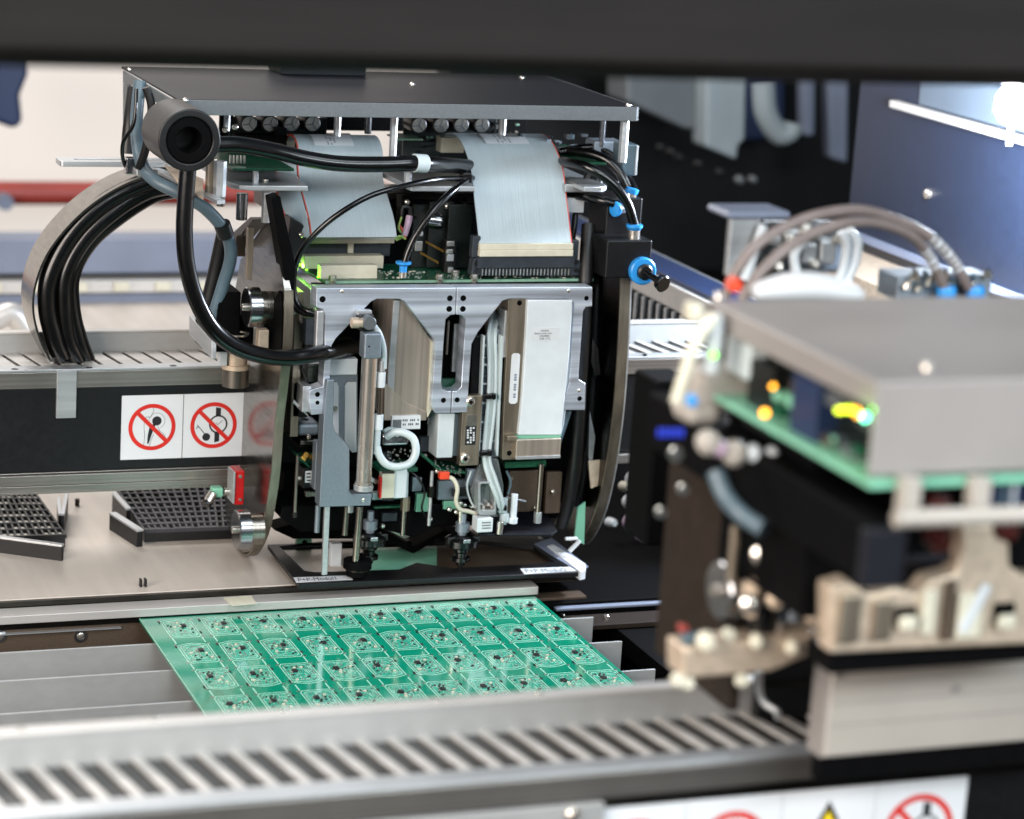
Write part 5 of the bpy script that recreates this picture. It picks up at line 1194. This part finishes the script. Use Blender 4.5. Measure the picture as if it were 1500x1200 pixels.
# hoses at its left
def hose2(name, pts, r, m, n=12, par=h2): return G().tube([VY(a, b, y) for a, b, y in pts], r, n).obj(name, m, par)
hose2('pale_hose', [(1046, 462, -640), (1020, 500, -640), (1004, 545, -640), (990, 590, -640)], 2.4, 'cream_plastic')
hose2('pale_hose', [(1044, 462, -636), (1046, 500, -636), (1040, 545, -636)], 3.4, 'tape_white')
pb2('pale_clip', 'cream_plastic', 1012, 446, 1032, 474, -625, 8, 1.5)
hose2('dark_hose', [(1048, 690, -650), (1062, 725, -655), (1085, 752, -660), (1120, 775, -670)], 3.6, 'tube_blue_grey')
for px, py, rr, m in ((1036, 646, 4.6, 'pale_paint'), (1052, 654, 3.0, 'lilac_tape'), (1074, 662, 4.6, 'pale_paint'), (1102, 662, 3.0, 'tape_white'), (1130, 664, 2.6, 'tape_white'), (1150, 676, 1.6, 'pale_paint'), (1012, 585, 2.2, 'blue_plastic')):
    p = VY(px, py, -660); G().lathe(p, (-.3, -1, 0), [(0, rr), (4, rr), (6, rr * .5)], 14).obj('plug', m, h2)
for px, py, rr in ((968, 750, 2.2), (1000, 716, 2.2), (990, 665, 3)): 
    p = VY(px, py, -640); G().lathe(p, (-.3, -1, 0), [(0, rr), (2, rr * .8)], 12).obj('plug', 'solder', h2)
for k in range(5): pb2('display_segment', 'led_blue', 966 + k * 8, 629, 970 + k * 8, 641, -640, 2, .3)
# long dark body under the board
za = VX(1290, 775, XL).z; 
G().box(XL + .5, VY(1326, 800, YF - 8).x, YF - 8, YB + 50, VY(1290, 862, YF - 8).z, VY(1290, 772, YF - 8).z).obj('dark_body', 'matt_black', h2, bevel=1.5)
pb2('body_end', 'cover_dark', 1268, 778, 1326, 862, YF - 14, 6)
# posts and rails in front
for px in (1338, 1440): pb2('post', 'pale_paint', px - 14, 702, px + 12, 752, YF - 8, 6)
p0, p1 = VY(1312, 760, YF - 14), VY(1560, 752, YF - 14); G().tube([p0, p1], 3.1, 16).obj('white_rail', 'pale_paint', h2)
pb2('coil', 'coil_red', 1368, 728, 1400, 810, YF + 12, 10, 4)
pb2('coil', 'coil_red', 1470, 740, 1500, 800, YF + 12, 10, 4)
pb2('blue_insert', 'deep_blue', 1440, 706, 1500, 748, YF + 4, 5)
# castings
G().box(VY(1326, 800, YF - 8).x + 1, XR, -688, YB, 22, 82).obj('cavity_back', 'matt_black', h2)
g = G().prism([PY([(1215, 860), (1245, 852), (1270, 872), (1290, 868), (1310, 862), (1345, 870), (1362, 850), (1400, 840), (1412, 800), (1408, 770), (1478, 768), (1480, 830), (1500, 845), (1600, 845), (1600, 940), (1215, 958)], -700)], 1, -700, -689.5); g.obj('pale_casting', 'casting', h2, bevel=1.5)
for (a, b, c, d) in ((1312, 890, 1344, 918), (1456, 884, 1488, 916)): pb2('casting_pocket', 'matt_black', a, b, c, d, -701.5, 2, 3); pb2('pocket_screw', 'cream_plastic', a + 8, d - 14, c + 2, d + 8, -704, 3, 3)
g = G().stroke([(VY(1446, 862, -703).x, VY(1446, 862, -703).z), (VY(1412, 922, -703).x, VY(1412, 922, -703).z)], 4, 1, -703, -700.5); g.obj('pale_pin', 'tape_white', h2, bevel=.5)
pb2('dark_cavity', 'matt_black', 1330, 776, 1408, 850, -690, 20)
pb2('dark_cavity', 'matt_black', 1480, 776, 1520, 850, -690, 20)
pb2('parting_gap', 'matt_black', 1218, 945, 1600, 975, -692, 20)
for a, m in (((1280, 880, 1308, 940), 'warm_steel'), ((1352, 866, 1372, 930), 'cream_plastic'), ((1384, 852, 1400, 940), 'brown_plate'), ((1230, 872, 1262, 944), 'warm_steel'), ((1404, 870, 1440, 936), 'cream_plastic')):
    pb2('casting_rib', m, *a, -702.5, 3, 1)
# white block
wb2 = G().box(VY(1214, 1030, -650).x, 130, -650, -637, -50.5, -9.5).obj('white_block', 'pale_paint', h2, bevel=1.2)
for k, zz in enumerate((-20, -28, -37)): G().box(VY(1214, 1030, -650).x + 2, 129, -650.3, -649.9, zz - .2, zz + .2).obj('block_groove', 'cover_grey', wb2)
G().box(VY(1214, 1030, -650).x - 1.2, VY(1214, 1030, -650).x - .2, -649, -638, -50.5, -9.5).obj('block_end', 'cover_grey', wb2)
G().box(VY(1214, 1030, -650).x + 1, 130, -646, -639, -62, -51).obj('carriage_foot', 'matt_black', h2)
for px, py, rr, y, m in ((1400, 1010, 2.0, -651, 'cover_grey'), (1228, 990, 1.6, -651, 'cover_grey')):
    p = VY(px, py, y); G().lathe((p.x, y + 1.2, p.z), (0, -1, 0), [(0, rr), (1.3, rr * .8)], 14).obj('block_screw', m, wb2)
pb2('red_coil', 'coil_red', 1368, 768, 1404, 812, -692, 3, 3); pb2('steel_finger', 'cover_dark', 1330, 812, 1408, 826, -694, 3, 1)
pb2('blue_strip', 'tube_blue_grey', 1468, 706, 1474, 748, YF + 2, 2, .3); pb2('blue_strip', 'tape_white', 1484, 706, 1488, 748, YF + 2, 2, .3)
for px, py, rr, m, y in ((1118, 812, 5, 'chrome', -646), (1150, 838, 6, 'plain_aluminium', -646), (1176, 862, 6, 'chrome', -648), (1136, 876, 4, 'casting', -650), (1098, 884, 4, 'chrome', -650), (1192, 900, 4, 'casting', -650), (1108, 938, 3, 'cream_plastic', -652), (1160, 946, 3, 'cream_plastic', -652), (1034, 938, 4, 'cream_plastic', -652)):
    p = VY(px, py, y); G().lathe((p.x, y, p.z), (-.5, -1, .1), [(0, rr), (4, rr * .9), (5, rr * .5)], 14).obj('round_fitting', m, h2)
for a, m in (((1096, 800, 1108, 880), 'casting'), ((1128, 800, 1146, 866), 'plain_aluminium'), ((1158, 830, 1170, 900), 'label_white'), ((1184, 836, 1200, 896), 'blasted_aluminium'), ((1108, 900, 1130, 946), 'rubber')): pb2('bracket_finger', m, *a, -642, 4, 1.5)
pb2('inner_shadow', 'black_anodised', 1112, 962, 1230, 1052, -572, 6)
pb2('inner_bar', 'dark_steel', 1120, 998, 1230, 1004, -574, 2)
# left cheek of the near head with its idler wheel
q = PX([(1000, 640), (1092, 700), (1092, 995), (1040, 1002), (985, 1000), (972, 900)], -128); ys = [a for a, b in q]
G().box(-98, -93, -632, -560, VY(1050, 1000, -600).z, VY(1050, 610, -600).z).obj('side_cheek', 'brown_dark', h2, bevel=1)
p = VY(1052, 865, -628)
p.x = min(p.x, -101)
w = G().lathe((p.x, -628, p.z), (1, 0, 0), [(0, 11), (.8, 11.6), (7, 11.6)], 36).obj('idler_wheel', 'mirror_steel', h2); G().lathe((p.x - 2.4, -628, p.z), (1, 0, 0), [(0, 2.2), (2.4, 2.4)], 16).obj('wheel_screw', 'chrome', w)
for px, y0_, y1_, m, rr in ((1078, 770, 850, 'warm_steel', 2), (1115, 770, 900, 'casting', 4), (1140, 790, 880, 'blasted_aluminium', 6), (1170, 800, 905, 'blasted_aluminium', 5), (1190, 820, 900, 'plain_aluminium', 4), (1120, 860, 960, 'rubber', 6), (1065, 905, 945, 'dark_steel', 2), (1146, 880, 950, 'mirror_steel', 4)):
    a = VY(px, y0_, -640); b = VY(px, y1_, -640); G().cyl((a.x, -640, b.z), (a.x, -640, a.z), rr, 14).obj('pin', m, h2)
G().stroke([(VY(1110, 850, -650).x, VY(1110, 850, -650).z), (VY(1215, 935, -650).x, VY(1215, 935, -650).z)], 2.4, 1, -650, -646).obj('diagonal_rod', 'brown_plate', h2, bevel=.5)
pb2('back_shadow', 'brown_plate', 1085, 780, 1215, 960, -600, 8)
g = G().prism([PY([(1000, 950), (1205, 930), (1212, 950), (1130, 985), (1000, 996)], -652)], 1, -652, -636); g.obj('foot_casting', 'casting', h2, bevel=1.5)
pb2('blue_plug', 'tube_blue_grey', 1004, 930, 1032, 946, -650, 5, 1); pb2('red_plug', 'red_pipe_paint', 998, 918, 1010, 928, -650, 5, 1)
for px, py in ((992, 996), (1005, 1000), (1086, 996), (1066, 930)): p = VY(px, py, -650); G().lathe(p, (0, -1, .3), [(0, 3), (2, 2.4)], 12).obj('screw', 'cream_plastic', h2)
# ================================================================ hoses, fittings and bracket behind the near head
fb = Thing('fitting_block', 'silver block with blue push fittings, right behind the grey cover', 'fitting block', tuple(VY(1380, 425, -560)))
yy = -460
g = G().pbox(1315, 404, 1452, 440, yy, 20); g.obj('block_body', 'blasted_aluminium', fb, bevel=1)
r = random.Random(8)
for k in range(16):
    px = r.uniform(1316, 1450); py = r.uniform(400, 424); p = VY(px, py, yy - 2); G().lathe(p, (r.uniform(-.4, .4), -.4, 1), [(0, r.uniform(1.4, 3)), (r.uniform(2, 5), 1.4)], 10).obj('small_fitting', r.choice(('chrome', 'solder', 'plain_aluminium', 'tube_blue_grey')), fb)
for px, py in ((1386, 424), (1428, 424)):
    p = VY(px, py, yy - 6); G().lathe(p, (-.1, 0, 1), [(-4, 4.5), (0, 4.8), (1.5, 4.2)], 20).obj('blue_collar', 'blue_plastic', fb)
def free_hose(pts, r, m, label, grp=None):
    r = 2.4
    return tag(G().tube([VY(a, b, y + 100) for a, b, y in pts], r, 14).obj('air_hose', m), label, 'hose', grp)
h_a = free_hose([(1062, 436, -600), (1078, 398, -600), (1110, 358, -600), (1160, 328, -595), (1210, 312, -590), (1262, 308, -585), (1312, 322, -580), (1360, 346, -575), (1396, 382, -570), (1420, 424, -566)], 3.0, 'tube_brown_grey', 'upper of two brown grey air hoses arching over the grey cover')
h_b = free_hose([(1086, 440, -612), (1110, 404, -612), (1150, 366, -610), (1195, 340, -605), (1245, 326, -600), (1290, 328, -590), (1335, 346, -580), (1362, 378, -572), (1384, 424, -566)], 3.0, 'tube_brown_grey', 'lower of two brown grey air hoses arching over the grey cover')
g = G()
def rings(pts, n, t0, t1, r, par):
    p = catmull([VY(a, b, y + 100) for a, b, y in pts], 12); g = G()
    for k in range(n):
        i = int(len(p) * (t0 + (t1 - t0) * k / n)); d = (p[min(i + 1, len(p) - 1)] - p[i - 1]).normalized(); g.cyl(p[i] - d * .7, p[i] + d * .7, r, 14)
    g.obj('white_mark', 'label_white', par)
rings([(1312, 322, -580), (1360, 346, -575), (1396, 382, -570), (1420, 424, -566)], 9, .36, .78, 2.55, h_a)
rings([(1290, 328, -590), (1335, 346, -580), (1362, 378, -572), (1384, 424, -566)], 5, .55, .8, 2.55, h_b)
vb2 = Thing('valve_bracket', 'silver valve bracket with white hoses under the arching brown grey hoses', 'bracket', tuple(VY(1160, 400, -430)))
y = -430
G().pbox(1068, 318, 1110, 404, y, 4).obj('bracket_plate', 'plain_aluminium', vb2, bevel=.6)
G().pbox(1066, 310, 1160, 322, y - 4, 24).obj('bracket_top', 'blue_grey_paint', vb2, bevel=2)
G().pbox(1110, 322, 1250, 400, y + 16, 6).obj('bracket_back', 'mirror_steel', vb2, bevel=1)
for a in ((1176, 356, 1198, 388), (1202, 352, 1226, 388), (1150, 336, 1176, 352), (1130, 346, 1146, 360), (1190, 340, 1206, 352)):
    q = G().pbox(*a, y, 10).obj('valve', 'plain_aluminium', vb2, bevel=1.5)
for k in range(9):
    px = r.uniform(1120, 1235); py = r.uniform(330, 395); p = VY(px, py, y); G().lathe(p, (0, -1, .4), [(0, 2.2), (3, 1.8)], 12).obj('valve_screw', 'chrome', vb2)
for pts in ([(1232, 340), (1240, 360), (1236, 390), (1228, 412)], [(1244, 336), (1256, 355), (1252, 385), (1240, 412)], [(1180, 350), (1164, 372), (1166, 400)], [(1118, 330), (1108, 360), (1090, 410)]):
    G().tube([VY(a, b, y - 4) for a, b in pts], 2.3, 10).obj('white_hose', 'tape_white', vb2)
pts = [VY(1104, 428, -560), VY(1150, 420, -560), VY(1200, 420, -560), VY(1262, 434, -560)]
g = G().tube(pts, lambda t: 2.5 + 3.5 * math.sin(math.pi * t) ** .7, 18, 10); tag(g.obj('white_cover_dome', 'label_white'), 'white rounded cover peeping out behind the left part of the grey cover', 'cover')
p = VY(1073, 416, -600); g = G().lathe(p, (0, -1, 0), [(0, 3), (3, 2.6)], 14); tag(g.obj('hose_plug', 'orange_plastic'), 'small red cap at the foot of the arching hoses', 'cap')
# dark structure between the heads
tag(G().pbox(955, 560, 1010, 800, -380, 30).obj('dark_column', 'matt_black', bevel=2), 'dark column between the two placement heads', 'column')
g = G(); r = random.Random(17)
for i, (px, py, rr, m) in enumerate(((912, 712, 5, 'cream_plastic'), (926, 702, 8, 'tape_white'), (920, 735, 7, 'label_white'), (922, 765, 8, 'lilac_tape'), (892, 765, 5, 'white_plastic'), (940, 785, 7, 'lilac_tape'), (942, 796, 5, 'cream_plastic'), (953, 756, 5, 'led_cyan' if False else 'tube_blue_grey'))):
    p = VY(px, py, 150); g = G().lathe(p, (0, -1, .2), [(0, rr * .75), (8, rr * .7), (11, rr * .4)], 12)
    tag(g.obj('blurred_fitting', m), ('small cream', 'round pale grey', 'bright white', 'larger white', 'small white', 'lilac', 'lower cream', 'small blue grey')[i] + ' fitting glinting out of focus in the dark right of the side cheek', 'fitting', 'pale fittings in the dark right of the head')
